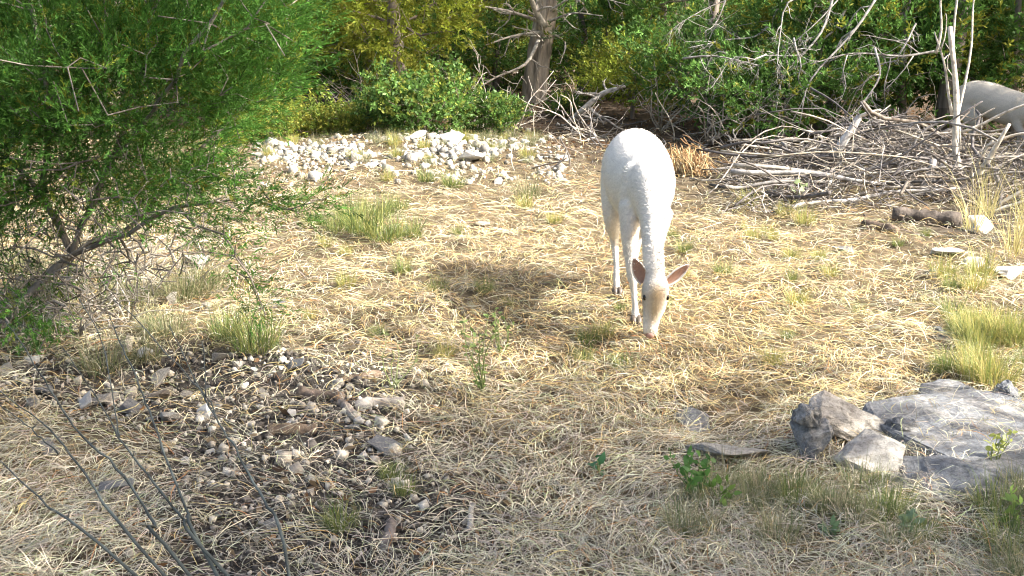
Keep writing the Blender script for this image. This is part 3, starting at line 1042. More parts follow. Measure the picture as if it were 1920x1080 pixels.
def grow(chains, pts, rng, step=0.2, r_tip=0.0022, expo=2.3, r_max=0.06, wig=0.12, sides=5, bark=(0.20, 0.17, 0.14), up=0.0, r_chain=None):
    """branch skeleton: given limb polylines, joins every point to the nearest wood; returns V,F,C"""
    pos, par = [], []
    for ch in chains:
        ch = np.asarray(ch, float)
        if not pos:
            pos.append(ch[0]); par.append(-1); last = 0
        else:
            last = int(np.argmin(np.linalg.norm(np.array(pos) - ch[0], axis=1)))
        for q in ch[1:]:
            a = pos[last]
            m_ = max(1, int(np.linalg.norm(q - a) / step))
            for s_ in range(1, m_ + 1):
                pos.append(a + (q - a) * s_ / m_ + (rng.normal(size=3) * step * wig * 0.5 if s_ < m_ else 0)); par.append(last)
                last = len(pos) - 1
    buf = np.zeros((len(pos) + len(pts) * 14 + 10, 3))
    buf[:len(pos)] = pos
    n_ = len(pos)
    order = np.argsort(np.min(np.linalg.norm(pts[:, None, :] - buf[None, :n_:2, :], axis=2), axis=1))
    for i in order:
        p_ = pts[i]
        j = int(np.argmin(np.linalg.norm(buf[:n_] - p_, axis=1) + 0.25 * np.maximum(0, buf[:n_, 2] - p_[2])))
        a = buf[j].copy()
        d_ = p_ - a
        L = np.linalg.norm(d_)
        m_ = int(np.clip(L / step, 1, 12))
        bend = rng.normal(size=3) * L * wig + np.array([0, 0, -up * L])
        for s_ in range(1, m_ + 1):
            t = s_ / m_
            buf[n_] = a + d_ * t + bend * math.sin(math.pi * t) + rng.normal(size=3) * step * wig * (t < 1) * 0.5
            par.append(j if s_ == 1 else n_ - 1)
            n_ += 1
    P = buf[:n_]
    par = np.array(par)
    acc = np.zeros(n_)
    nch = np.zeros(n_, int)
    rad = np.zeros(n_)
    main = np.full(n_, -1)
    best = np.zeros(n_)
    for i in range(n_ - 1, -1, -1):
        rad[i] = (acc[i] if nch[i] else r_tip ** expo) ** (1 / expo)
        if par[i] >= 0:
            acc[par[i]] += rad[i] ** expo
            nch[par[i]] += 1
            if rad[i] > best[par[i]]:
                best[par[i]] = rad[i]
                main[par[i]] = i
    k_ = math.log(r_max / r_tip) / max(math.log(rad[0] / r_tip), 1e-6)
    rad = r_tip * (rad / r_tip) ** k_
    D = np.zeros((n_, 3))
    e = np.arange(1, n_)
    e = e[par[e] >= 0]
    D[e] = unit(P[e] - P[par[e]])
    hm = main >= 0
    D[hm] = unit(D[hm] + unit(P[main[hm]] - P[hm]))
    p_ = par[e]
    ism = main[p_] == e
    dA = np.where(ism[:, None], D[p_], unit(P[e] - P[p_]))
    rA = np.where(ism, rad[p_], rad[e] * 1.15)
    th_ = np.linspace(0, 2 * np.pi, sides, endpoint=False)
    def ring(c, d_, r_):
        a, b = frames(d_)
        return c[:, None, :] + r_[:, None, None] * (np.cos(th_)[None, :, None] * a[:, None] + np.sin(th_)[None, :, None] * b[:, None])
    V = np.stack([ring(P[p_], dA, rA), ring(P[e], D[e], rad[e])], 1).reshape(-1, 3)
    b0 = (np.arange(len(e)) * 2 * sides)[:, None]
    j = np.arange(sides)[None]
    F = np.stack([b0 + j, b0 + (j + 1) % sides, b0 + sides + (j + 1) % sides, b0 + sides + j], -1).reshape(-1, 4)
    C = np.tile(np.array(bark), (len(V), 1)) * np.repeat(rng.uniform(0.75, 1.25, len(e)), 2 * sides)[:, None]
    return V, F, C


def foliage(S, tpls, pts, per, rad, size, base, rng, centre, outw=1.0, upw=0.35, var=0.25, yellow=0.15, ycol=(0.30, 0.30, 0.05), flat=0.7):
    """sprigs scattered in a clump round every point, pointing outwards"""
    N = len(pts) * per
    c = np.repeat(pts, per, 0)
    off = rng.normal(size=(N, 3)) * rad
    off[:, 2] *= flat
    pos = c + off
    d = unit(unit(c - centre) * outw + unit(off) * 0.8 + rng.normal(size=(N, 3)) * 0.45 + np.array([0, 0, upw]))
    tint = np.array(base) * (1 + var * rng.normal(size=(N, 1)))
    ct = np.repeat(1 + 0.22 * rng.normal(size=(len(pts), 1)), per, 0)
    yy = (rng.random((N, 1)) < yellow)
    tint = np.clip(np.where(yy, np.array(ycol) * rng.uniform(0.6, 1.1, (N, 1)), tint) * ct, 0.008, 0.6)
    kk = rng.integers(len(tpls), size=N)
    for k, (V, F, C) in enumerate(tpls):
        m_ = kk == k
        if m_.any():
            S.add(*scatter(V, F, C, pos[m_], d[m_], rng.uniform(0, 6.28, m_.sum()), size * rng.uniform(0.65, 1.3, m_.sum()), tint[m_]))


def crown_points(n_, c, r, rng, inner=0.35, zmin=0.1):
    p_ = unit(rng.normal(size=(n_ * 2, 3))) * (inner + (1 - inner) * rng.random((n_ * 2, 1)) ** 0.6)
    p_ *= 1 + 0.22 * np.sin(p_[:, :1] * 5 + p_[:, 2:] * 4 + rng.uniform(0, 6))
    p_ = p_ * np.array(r) + np.array(c)
    return p_[p_[:, 2] > zmin][:n_]


def tree_meshes(seed, trunk, pts, tpls, per, crad, size, leaf, bark, r_max, leafmat, bare=None, up=0.0, step=0.25, **kw):
    rng = np.random.default_rng(seed)
    ap = pts if bare is None else np.concatenate([pts, bare])
    V, F, C = grow(trunk, ap, rng, step=step, r_max=r_max, bark=bark, up=up, r_tip=0.003, sides=6)
    S = Soup(); S.add(V, F, C)
    tm = S.mesh('trunk', True)
    tm.materials.append(M_BARK)
    S = Soup()
    cen = np.array(trunk[0][-1]) * np.array([1, 1, 0.5])
    foliage(S, tpls, pts, per, crad, size, leaf, rng, cen, **kw)
    cm = S.mesh('crown')
    cm.materials.append(leafmat)
    return tm, cm


def tree_thing(name, label, cat, meshes, loc, rz=0, scale=1.0, group=None):
    t = thing(name, label, cat, loc, rz, group)
    t.scale = (scale,) * 3
    link('trunk', meshes[0], None, t)
    link('crown', meshes[1], None, t)
    return t


# ------------------------------------------------------------------ the big juniper on the left
rj = np.random.default_rng(51)
YJ = 5.1
B = gr(-25, 640)
J0 = at(135, 478, 5.15)
chains = [
    [B, at(60, 548, 5.2), J0, at(178, 375, 5.1), at(214, 292, 5.05), at(262, 150, 5.0), at(300, -60, 5.0), at(310, -420, 5.1)],
    [J0, at(80, 372, 5.3), at(20, 300, 5.4), at(-120, 180, 5.5), at(-260, -60, 5.5)],
    [J0, at(240, 440, 4.9), at(330, 388, 4.75), at(450, 372, 4.65), at(545, 392, 4.6)],
    [J0, at(270, 405, 5.2), at(395, 260, 5.2), at(520, 120, 5.25), at(585, -40, 5.3)],
    [at(214, 292, 5.05), at(330, 150, 4.7), at(420, 0, 4.6), at(470, -260, 4.7)],
    [at(80, 372, 5.3), at(90, 200, 5.0), at(60, 20, 4.8), at(20, -260, 4.9)],
    [at(330, 388, 4.75), at(420, 440, 4.6), at(470, 520, 4.5), at(498, 590, 4.45)],
]


def in_poly(px, py, poly):
    c = np.zeros(len(px), bool)
    j = len(poly) - 1
    for i in range(len(poly)):
        xi, yi = poly[i]
        xj, yj = poly[j]
        c ^= ((yi > py) != (yj > py)) & (px < (xj - xi) * (py - yi) / (yj - yi + 1e-9) + xi)
        j = i
    return c


poly = [(-420, -620), (560, -620), (610, -250), (585, 0), (560, 90), (515, 175), (470, 235), (410, 275), (385, 350), (230, 405), (40, 395), (-420, 400)]
px, py = rj.uniform(-420, 650, 6000), rj.uniform(-620, 405, 6000)
k = in_poly(px, py, poly) & (vnoise(px / 120, py / 120, 2.2, 11) > -1.0 - 0.8 * sstep(220, 60, py))
k &= (rj.random(6000) < np.where((px < -60) | (py < -90), 0.28, 1.0))
px, py = px[k][:1130], py[k][:1130]
low = sstep(240, 405, py)
k = rj.random(len(px)) > 0.62 * low
px, py = px[k], py[k]
# lower skirt on the left: patchy foliage down to the grass
lx, ly = rj.uniform(-160, 340, 400), rj.uniform(320, 640, 400)
k = (vnoise(lx / 90, ly / 90, 2.6, 25) > 0.25 + 1.1 * sstep(0, 330, lx) * sstep(330, 480, ly)) & (ly < 660 - 0.75 * np.abs(lx))
px, py = np.concatenate([px, lx[k][:40]]), np.concatenate([py, ly[k][:40]])
dep = YJ + rj.normal(0, 0.33, len(px)) - 0.25 * sstep(300, 550, px)
pts = np.array([at(a, b, c) for a, b, c in zip(px, py, dep)])
ext = [(410, 372), (440, 352), (470, 385), (500, 370), (520, 392), (548, 378), (560, 400), (585, 380), (455, 398), (430, 410), (390, 400), (350, 372), (370, 345), (410, 330), (380, 428), (420, 452), (330, 410),
       (440, 480), (460, 520), (478, 548), (490, 580), (430, 500), (345, 440), (350, 330), (400, 305), (440, 330), (485, 350), (20, 385), (35, 405), (10, 430), (195, 492), (205, 500), (95, 330), (80, 345), (110, 350), (300, 350), (320, 330),
       (60, 630), (75, 655), (20, 645), (90, 575), (100, 600), (45, 600), (10, 470), (25, 500), (15, 560)]
ep = np.array([at(a, b, 4.62 + rj.normal() * 0.12 if a > 250 else 5.15 + rj.normal() * 0.15) for a, b in ext])
tipx = np.array([at(600 + rj.uniform(-22, 18), 378 + rj.normal() * 6, 4.6) for _ in range(3)])
# bare wiry twigs in the lower half
bx, by = rj.uniform(-160, 470, 1300), rj.uniform(290, 640, 1300)
kb = by < 660 - 0.62 * np.abs(bx - 120)
bare = np.array([at(a, b, 5.05 + rj.normal() * 0.3) for a, b in zip(bx[kb], by[kb])])
V, F, C = grow(chains, np.concatenate([pts, ep, tipx, bare]), rj, step=0.11, r_max=0.022, r_tip=0.0023, wig=0.18, bark=(0.22, 0.195, 0.165))
S = Soup(); S.add(V, F, C)
jun = thing('juniper', 'big green juniper filling the upper left of the view', 'tree', tuple(B))
o = link('trunk', S.mesh('trunk', True), M_BARK, jun); o.location = -Vector(B)
S = Soup()
cen = at(170, 250, 5.2)
GJ = (0.068, 0.175, 0.031)
foliage(S, JSPRAY, pts, 33, 0.058, 0.082, GJ, rj, cen, yellow=0.13, ycol=(0.17, 0.22, 0.03))
foliage(S, JSPRAY, ep, 32, 0.042, 0.066, GJ, rj, cen, yellow=0.08, ycol=(0.20, 0.20, 0.03))
foliage(S, JSPRAY, tipx, 8, 0.03, 0.08, GJ, rj, cen)
o = link('crown', S.mesh('crown'), M_JUN, jun); o.location = -Vector(B)

# dead brush tangled under the juniper
def dead_brush(px, py, label, h=0.55, n_=6, col=(0.34, 0.31, 0.27)):
    c = gr(px, py)
    S = Soup()
    for j in range(n_):
        d = unit(np.array([rj.normal() * 0.8, rj.normal() * 0.5, rj.uniform(0.25, 1.0)])) * rj.uniform(0.5, 1.0) * h
        twiggy(S, wobble(c, c + d, 7, 0.09, rj), 0.0055, rj, 2, 6, 0.5, np.array(col) * rj.uniform(0.7, 1.3), 4)
    return tag(link('dead_brush', S.mesh('dead_brush', True), M_STICK), label, 'brush')


# ------------------------------------------------------------------ wood behind
def juniper_proto(seed, zc, rz_, rxy, npts, per, leaf, lean=0.0, zmin=0.15, r_max=0.09, sz=0.15, yellow=0.2):
    rng = np.random.default_rng(seed)
    H = zc + rz_
    trunk = [[np.array([0, 0, -0.05]), np.array([0.04, 0.02, 0.5]), np.array([lean * 0.5, 0.05, H * 0.5]), np.array([lean, 0, H * 0.9])]]
    pts_ = crown_points(npts, (lean * 0.5, 0, zc), (rxy, rxy, rz_), rng, 0.3, zmin)
    bare_ = crown_points(npts // 4, (0, 0, zc * 0.75), (rxy * 0.9, rxy * 0.9, rz_ * 0.9), rng, 0.1, 0.1)
    return tree_meshes(seed, trunk, pts_, FSPRAY, per, 0.10, sz, leaf, (0.24, 0.20, 0.17), r_max, M_JUN, bare_, up=0.06, yellow=yellow, ycol=(0.26, 0.28, 0.045))


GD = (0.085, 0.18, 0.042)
GY = (0.25, 0.31, 0.045)  # brighter, yellower leaves for sunlit junipers; the sunlight is put into the colour
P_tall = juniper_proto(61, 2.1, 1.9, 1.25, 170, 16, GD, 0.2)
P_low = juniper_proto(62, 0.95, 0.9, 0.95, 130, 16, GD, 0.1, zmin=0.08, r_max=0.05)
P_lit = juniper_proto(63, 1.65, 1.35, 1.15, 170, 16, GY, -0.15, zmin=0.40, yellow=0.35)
P_shade = juniper_proto(66, 0.62, 0.50, 0.85, 80, 15, GD, 0.1, zmin=0.22, r_max=0.03, sz=0.13, yellow=0.12)  # darker leaves than the sunlit saplings, shade put into the colour
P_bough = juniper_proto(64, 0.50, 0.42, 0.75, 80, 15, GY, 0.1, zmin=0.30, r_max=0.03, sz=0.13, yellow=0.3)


def oak_proto(seed, H, z0, rxy, npts, r_max, leaf=(0.075, 0.13, 0.03), lean=0.15, per=16):
    rng = np.random.default_rng(seed)
    zc, rz_ = (H + z0) / 2, (H - z0) / 2
    trunk = [[np.array([0, 0, -0.05]), np.array([0.02, 0, z0 * 0.6]), np.array([lean, 0.05, zc]), np.array([lean * 1.3, 0, H * 0.9])]]
    pts_ = crown_points(npts, (lean, 0, zc), (rxy, rxy, rz_), rng, 0.4, z0)
    return tree_meshes(seed, trunk, pts_, LSPRAY, per, 0.16, 0.24, leaf, (0.17, 0.145, 0.125), r_max, M_LEAF, up=0.0, yellow=0.2, ycol=(0.20, 0.24, 0.05), step=0.35)


P_oak = oak_proto(71, 5.2, 1.35, 1.7, 190, 0.11)
P_high = oak_proto(73, 6.4, 4.3, 1.2, 60, 0.085)
P_pole = oak_proto(72, 4.6, 1.9, 1.0, 80, 0.055, lean=0.25)


def shrub_proto(seed, h, r_, npts, per, leaf, sz, yellow=0.25, ycol=(0.24, 0.28, 0.05)):
    rng = np.random.default_rng(seed)
    trunk = [[np.array([0, 0, -0.03]), np.array([0, 0, h * 0.5])]] + [[np.zeros(3), np.array([math.cos(a) * r_ * 0.5, math.sin(a) * r_ * 0.5, h * 0.6])] for a in rng.uniform(0, 6.28, 5)]
    pts_ = crown_points(npts, (0, 0, h * 0.5), (r_, r_ * 0.8, h * 0.55), rng, 0.2, 0.03)
    return tree_meshes(seed, trunk, pts_, LSPRAY, per, 0.06, sz, leaf, (0.20, 0.16, 0.12), 0.012, M_LEAF, up=0.0, yellow=yellow, ycol=ycol, step=0.1)


P_shrub = shrub_proto(81, 0.62, 0.62, 120, 11, (0.085, 0.165, 0.035), 0.105)
P_forb = shrub_proto(82, 0.36, 0.48, 90, 10, (0.17, 0.24, 0.04), 0.085, 0.4, (0.34, 0.34, 0.06))


def place(protos, name, label, cat, px, y, rz=0.0, s=1.0, group=None):
    """px: photo column, y: metres away"""
    u = (px - 960) / FPX
    x = u * (y * CP + CAMH * SP)
    return tree_thing(name, label, cat, protos, (x, y, float(ground_h(x, y)) - 0.01), rz, s, group)


place(P_shrub, 'leafy_bush', 'leafy green bush at the wood edge behind the rubble', 'bush', 800, 11.6, 0.4, 1.0)
place(P_shrub, 'leafy_bush', 'leafy green bush at the foot of the stripped trunk', 'bush', 905, 11.9, 2.4, 0.66)
place(P_shrub, 'leafy_bush', 'low leafy bush left of the one behind the rubble', 'bush', 715, 12.2, 4.1, 0.7)
place(P_forb, 'low_plant', 'sunlit yellow green low plants at the left rubble end', 'plant', 560, 11.9, 0.0, 1.0)
place(P_forb, 'low_plant', 'sunlit yellow green low plants beside the dark wood opening', 'plant', 628, 11.8, 2.0, 0.75)
place(P_forb, 'low_plant', 'yellow green low plants just behind the juniper edge', 'plant', 500, 11.5, 4.0, 0.8)
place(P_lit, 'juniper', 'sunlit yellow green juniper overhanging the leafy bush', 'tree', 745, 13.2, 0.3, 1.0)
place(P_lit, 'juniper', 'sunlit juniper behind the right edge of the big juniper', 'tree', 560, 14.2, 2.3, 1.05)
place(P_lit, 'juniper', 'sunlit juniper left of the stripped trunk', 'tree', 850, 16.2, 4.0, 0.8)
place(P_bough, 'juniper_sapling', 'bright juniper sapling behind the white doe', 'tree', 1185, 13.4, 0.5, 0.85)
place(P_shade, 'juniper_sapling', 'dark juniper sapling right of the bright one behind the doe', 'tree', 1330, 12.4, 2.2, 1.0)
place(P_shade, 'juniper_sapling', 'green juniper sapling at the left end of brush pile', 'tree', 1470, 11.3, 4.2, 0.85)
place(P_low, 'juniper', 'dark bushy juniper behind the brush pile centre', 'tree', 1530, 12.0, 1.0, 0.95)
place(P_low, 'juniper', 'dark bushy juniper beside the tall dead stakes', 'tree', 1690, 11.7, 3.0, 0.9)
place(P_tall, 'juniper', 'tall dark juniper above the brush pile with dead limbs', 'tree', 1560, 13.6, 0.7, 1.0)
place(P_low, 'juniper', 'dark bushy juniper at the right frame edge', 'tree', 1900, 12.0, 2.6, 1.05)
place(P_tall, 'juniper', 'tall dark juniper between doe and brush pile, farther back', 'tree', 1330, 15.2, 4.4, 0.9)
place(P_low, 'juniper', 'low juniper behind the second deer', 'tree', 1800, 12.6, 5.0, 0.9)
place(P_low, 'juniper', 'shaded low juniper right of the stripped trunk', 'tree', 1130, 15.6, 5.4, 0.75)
place(P_shrub, 'leafy_bush', 'small leafy bush right of the stripped trunk foot', 'bush', 1062, 13.6, 1.4, 0.42)
place(P_pole, 'slim_oak', 'slim dark trunk rising above the bright juniper sapling', 'tree', 1160, 17.0, 0.2, 1.2)
place(P_pole, 'slim_oak', 'slim pale trunk just right of the stripped trunk', 'tree', 1088, 15.9, 1.9, 1.0)
place(P_pole, 'slim_oak', 'slim sunlit trunk left of the stripped trunk', 'tree', 930, 16.5, 3.3, 1.0)
place(P_pole, 'slim_oak', 'slim trunk right of the dark slim trunk', 'tree', 1240, 18.5, 4.0, 1.3)
place(P_high, 'live_oak', 'dark live oak trunk behind the tall dead stakes', 'tree', 1772, 11.4, 0.8, 1.0)
place(P_high, 'live_oak', 'leaning live oak trunk behind the second deer', 'tree', 1862, 13.2, 2.0, 1.0)
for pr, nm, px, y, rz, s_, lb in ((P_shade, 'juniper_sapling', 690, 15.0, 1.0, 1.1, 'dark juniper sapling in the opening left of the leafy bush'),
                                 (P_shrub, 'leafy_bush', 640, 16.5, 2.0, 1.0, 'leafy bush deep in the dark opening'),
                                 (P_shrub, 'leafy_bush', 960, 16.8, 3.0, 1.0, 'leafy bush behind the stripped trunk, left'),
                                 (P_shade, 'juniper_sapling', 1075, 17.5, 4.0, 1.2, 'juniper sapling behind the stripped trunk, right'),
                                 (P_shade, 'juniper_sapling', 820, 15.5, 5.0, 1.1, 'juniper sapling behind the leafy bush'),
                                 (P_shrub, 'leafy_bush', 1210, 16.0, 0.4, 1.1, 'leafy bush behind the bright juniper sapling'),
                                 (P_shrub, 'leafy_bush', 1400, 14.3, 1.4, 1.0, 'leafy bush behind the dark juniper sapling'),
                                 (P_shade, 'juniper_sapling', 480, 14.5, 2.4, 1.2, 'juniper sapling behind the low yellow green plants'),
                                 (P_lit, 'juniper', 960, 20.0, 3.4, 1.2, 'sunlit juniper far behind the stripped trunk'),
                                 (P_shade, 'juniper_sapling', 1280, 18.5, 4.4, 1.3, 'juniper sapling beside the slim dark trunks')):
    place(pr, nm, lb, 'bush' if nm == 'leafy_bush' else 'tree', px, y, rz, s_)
rw = np.random.default_rng(91)
for k in range(30):
    y = rw.uniform(17.5, 30)
    x = rw.uniform(-0.52, 0.52) * y
    pr = (P_tall, P_lit, P_low, P_oak, P_pole, P_low)[k % 6]
    nm = ('juniper', 'juniper', 'juniper', 'live_oak', 'slim_oak', 'juniper')[k % 6]
    tree_thing(nm, 'tree deep in the wood behind the clearing', 'tree', pr, (x, y, 0), rw.uniform(0, 6.28), rw.uniform(0.8, 1.25), 'trees deep in the wood')

# far mass of leaves that closes the view
rf = np.random.default_rng(92)
N = 15000
x = rf.uniform(-30, 30, N)
y = 31 + 6 * rf.random(N) + 1.5 * vnoise(x, x * 0, 0.7)
z = 7.5 * rf.random(N) ** 1.4
S = Soup()
tint = np.array([0.07, 0.125, 0.03]) * rf.uniform(0.5, 1.9, (N, 1)) * np.array([1, 1, 1])
V, F, C = LSPRAY[0]
k = rf.random(N) < 0.12
S.add(*scatter(V, F, C, np.stack([x, y, z], -1)[k], unit(rf.normal(size=(N, 3)))[k], rf.uniform(0, 6.28, N)[k], rf.uniform(0.5, 0.9, N)[k], tint[k]))
tag(link('distant_wood', S.mesh('distant_wood'), M_LEAF), 'distant leafy wood closing the view between trunks', 'wood', kind='stuff')

# trees outside the frame on the right that shade the foreground, and those that shade the second deer
for x, y, s, pr, nm, lb in ((5.0, 1.0, 1.5, P_oak, 'live_oak', 'live oak right of the camera that shades the foreground'),
                            (5.6, -1.4, 1.5, P_oak, 'live_oak', 'live oak farther right of the camera, nearest one behind'),
                            (7.0, 0.6, 1.5, P_tall, 'juniper', 'juniper behind the oak right of the camera'),
                            (4.3, -2.2, 1.2, P_tall, 'juniper', 'juniper beside the camera on the right'),
                            (6.0, 9.5, 0.9, P_tall, 'juniper', 'juniper right of the second deer outside the view'),
                            (6.2, 8.0, 1.1, P_low, 'juniper', 'low juniper right of the brush pile outside the view'),
                            (6.9, 8.9, 1.3, P_low, 'juniper', 'juniper farther right of the brush pile outside the view'),
                            (7.2, 11.5, 1.15, P_tall, 'juniper', 'bushy juniper right of the wood edge outside the view'),
                            (-4.2, 8.5, 1.0, P_tall, 'juniper', 'juniper behind the big left juniper outside the view'),
                            (-3.9, 12.0, 1.1, P_tall, 'juniper', 'juniper at the far left of the rubble bank')):
    tree_thing(nm, lb, 'tree', pr, (x, y, 0), rw.uniform(0, 6.28), s)

# ------------------------------------------------------------------ dead wood
def twiggy(S, path, r0, rng, level=2, nside=7, lenf=0.45, col=(0.42, 0.38, 0.34), sides=5, droop=0.0):
    path = np.asarray(path, float)
    n_ = len(path)
    V, F = tube(path, np.linspace(r0, r0 * 0.3, n_), sides, 0.06, rng)
    S.add(V, F, np.array(col) * rng.uniform(0.8, 1.2))
    if level == 0:
        return
    L = np.linalg.norm(path[-1] - path[0])
    for k in range(nside):
        t = rng.uniform(0.15, 1.0)
        i = min(int(t * (n_ - 1)), n_ - 2)
        d = unit(path[i + 1] - path[i])
        e = unit(d * rng.uniform(0.3, 1.0) + rng.normal(size=3) * 0.75 + np.array([0, 0, -droop]))
        l_ = L * lenf * rng.uniform(0.45, 1.1) * (1.15 - 0.6 * t)
        a = path[i] + (path[i + 1] - path[i]) * (t * (n_ - 1) - i)
        twiggy(S, wobble(a, a + e * l_, 6, 0.06, rng), r0 * (1 - 0.65 * t) * 0.62, rng, level - 1, max(3, nside - 2), lenf, col, max(3, sides - 1), droop)


def smooth_path(pts, k=4):
    return np.array([q[:3] for q in refine([(*p_, 0, 0) for p_ in pts], k)])


for px, py, lb in ((20, 585, 'dead twiggy brush at the left frame edge under the juniper'), (110, 560, 'dead twiggy brush beside the juniper stem'), (190, 575, 'grey dead brush right of the juniper stem'),
                   (270, 540, 'grey dead brush under the middle of the juniper'), (340, 560, 'dead twiggy brush at the right under the juniper'), (60, 640, 'dead brush in front of the juniper foot'), (150, 630, 'low dead brush before the juniper'), (240, 610, 'low grey brush behind the bare soil')):
    dead_brush(px, py, lb)

# the stripped trunk in the middle of the wood edge: ridged bark, broken top, bare side branches
rt = np.random.default_rng(101)
b = gr(1002, 192)
yt = b[1]
st = thing('stripped_trunk', 'thick grey ridged trunk with bare pale branches at the wood edge', 'tree', tuple(b))
cpath = smooth_path([b + (0, 0, -0.1), at(1004, 150, yt), at(1016, 70, yt), at(1030, -30, yt), at(1040, -200, yt), at(1060, -500, yt)], 6)
S = Soup()
sides = 26
V, F = tube(cpath, np.linspace(0.15, 0.11, len(cpath)), sides, 0.0, rt)
nr = len(V) // sides
th_ = np.arange(sides) * 2 * np.pi / sides
rid = 1 + 0.10 * np.sin(th_ * 7 + 1) + 0.07 * np.sin(th_ * 11) + 0.05 * rt.normal(size=sides)
VV = V.reshape(nr, sides, 3)
cc_ = VV.mean(1, keepdims=True)
tw = 1 + 0.04 * rt.normal(size=(nr, sides))
VV = cc_ + (VV - cc_) * (rid[None] * tw)[..., None]
S.add(VV.reshape(-1, 3), F, (0.44, 0.36, 0.27))
o = link('trunk', S.mesh('trunk', False), M_BARK, st); o.location = -Vector(b)
for pts_, r0 in (([(1012, 60), (960, 68), (910, 85)], 0.022), ([(1012, 40), (950, 20), (880, 8)], 0.024), ([(1010, 75), (985, 120), (930, 145), (880, 175)], 0.024),
                 ([(1020, 50), (1000, 10), (990, -40)], 0.05), ([(1030, 40), (1075, 25), (1130, 30)], 0.018), ([(1028, 60), (1060, 80), (1050, 120)], 0.016), ([(1032, 20), (1090, -10), (1180, 10)], 0.018), ([(1020, 80), (1000, 60), (960, 50)], 0.012)):
    S = Soup()
    pp = smooth_path([at(a, c, yt - 0.16 - 0.2 * i) for i, (a, c) in enumerate(pts_)], 4)
    twiggy(S, pp, r0, rt, 2, 7, 0.4, (0.46, 0.41, 0.34))
    o = link('branch', S.mesh('branch', True), M_STICK, st); o.location = -Vector(b)

# dead limbs hanging under the dark junipers, upper right
rd = np.random.default_rng(102)
HL = 'bare grey limb hanging before the dark junipers'
for pts_, y, r0, lb in (([(1620, -60), (1560, 60), (1480, 100), (1400, 130)], 11.6, 0.02, 'longest bare limb sloping down left above the brush pile'),
                        ([(1570, -40), (1540, 60), (1470, 140), (1455, 210)], 11.2, 0.018, 'bare limb drooping to the juniper sapling tops'),
                        ([(1660, -30), (1600, 60), (1520, 150), (1500, 230)], 10.9, 0.018, 'bare limb drooping into the left of brush pile'),
                        ([(1760, 95), (1690, 105), (1600, 100), (1520, 120)], 10.8, 0.016, 'bare limb running level left from the tall stakes'),
                        ([(1640, 90), (1650, 140), (1620, 190), (1590, 225)], 10.4, 0.014, 'bare limb hanging above the peak of brush pile'),
                        ([(1480, -30), (1430, 60), (1360, 75), (1290, 90)], 12.0, 0.016, 'bare limb farthest left under the dark junipers'),
                        ([(1280, 110), (1340, 105), (1420, 122)], 11.0, 0.014, 'bare forked limb lying on the juniper sapling'),
                        ([(1720, -60), (1690, 40), (1600, 80)], 11.8, 0.016, 'bare limb at the top between trunk and brush pile')):
    S = Soup()
    twiggy(S, smooth_path([at(a, c, y - 0.15 * i) for i, (a, c) in enumerate(pts_)], 4), r0 * 0.75, rd, 2, 9, 0.45, (0.31, 0.29, 0.265), droop=0.35)
    tag(link('dead_limb', S.mesh('dead_limb', True), M_STICK), lb, 'branch')

for k, (px, py, y) in enumerate(((720, 215, 12.6), (880, 200, 12.9), (1240, 215, 12.4), (1420, 245, 11.2), (1120, 250, 11.9), (960, 235, 12.0), (1330, 255, 11.4), (680, 190, 13.5), (1560, 215, 11.0), (1290, 150, 13.0))):
    S = Soup()
    c = at(px, py, y)
    c[2] = 0.0
    for j in range(7):
        d = unit(np.array([rd.normal() * 0.7, rd.normal() * 0.5, rd.uniform(0.35, 1.1)])) * rd.uniform(0.35, 0.9)
        twiggy(S, wobble(c, c + d, 7, 0.07, rd), 0.009, rd, 1, 6, 0.5, (0.44, 0.39, 0.33), 5)
    tag(link('dead_shrub', S.mesh('dead_shrub', True), M_STICK), 'bare dead twiggy shrub ' + ('in the dark opening', 'left of the stripped trunk', 'behind the doe, right', 'at the left end of the brush pile', 'below the fallen branch', 'below the stripped trunk', 'right of the doe', 'far in the dark opening', 'behind the brush pile centre', 'beside the bright juniper sapling')[k], 'shrub')

for k in range(12):      # more bare hanging twigs under the dark junipers
    px, py = rd.uniform(1290, 1730), rd.uniform(-20, 110)
    S = Soup()
    y = rd.uniform(10.4, 12.2)
    a = at(px, py, y)
    b_ = at(px + rd.normal(-40, 50), py + rd.uniform(60, 140), y - 0.2)
    twiggy(S, wobble(a, b_, 7, 0.08, rd), rd.uniform(0.005, 0.010), rd, 2, 8, 0.5, (0.35, 0.33, 0.30), 5, 0.3)
    tag(link('dead_limb', S.mesh('dead_limb', True), M_STICK), 'thin bare hanging twig ' + ('left' if px < 1430 else 'above the middle' if px < 1580 else 'right') + ' of the brush pile, ' + ('high' if py < 20 else 'halfway' if py < 65 else 'low') + ' in the dark junipers', 'branch', 'bare twigs in the dark junipers')

# fallen branch behind the doe
S = Soup()
twiggy(S, smooth_path([gr(1068, 238) + (0, 0, 0.03), at(1095, 205, 12.4), at(1130, 175, 12.4), at(1172, 162, 12.3)], 4), 0.045, rd, 2, 8, 0.5, (0.42, 0.38, 0.33))
tag(link('fallen_branch', S.mesh('fallen_branch', True), M_STICK), 'grey fallen branch propped up behind the white doe', 'branch')

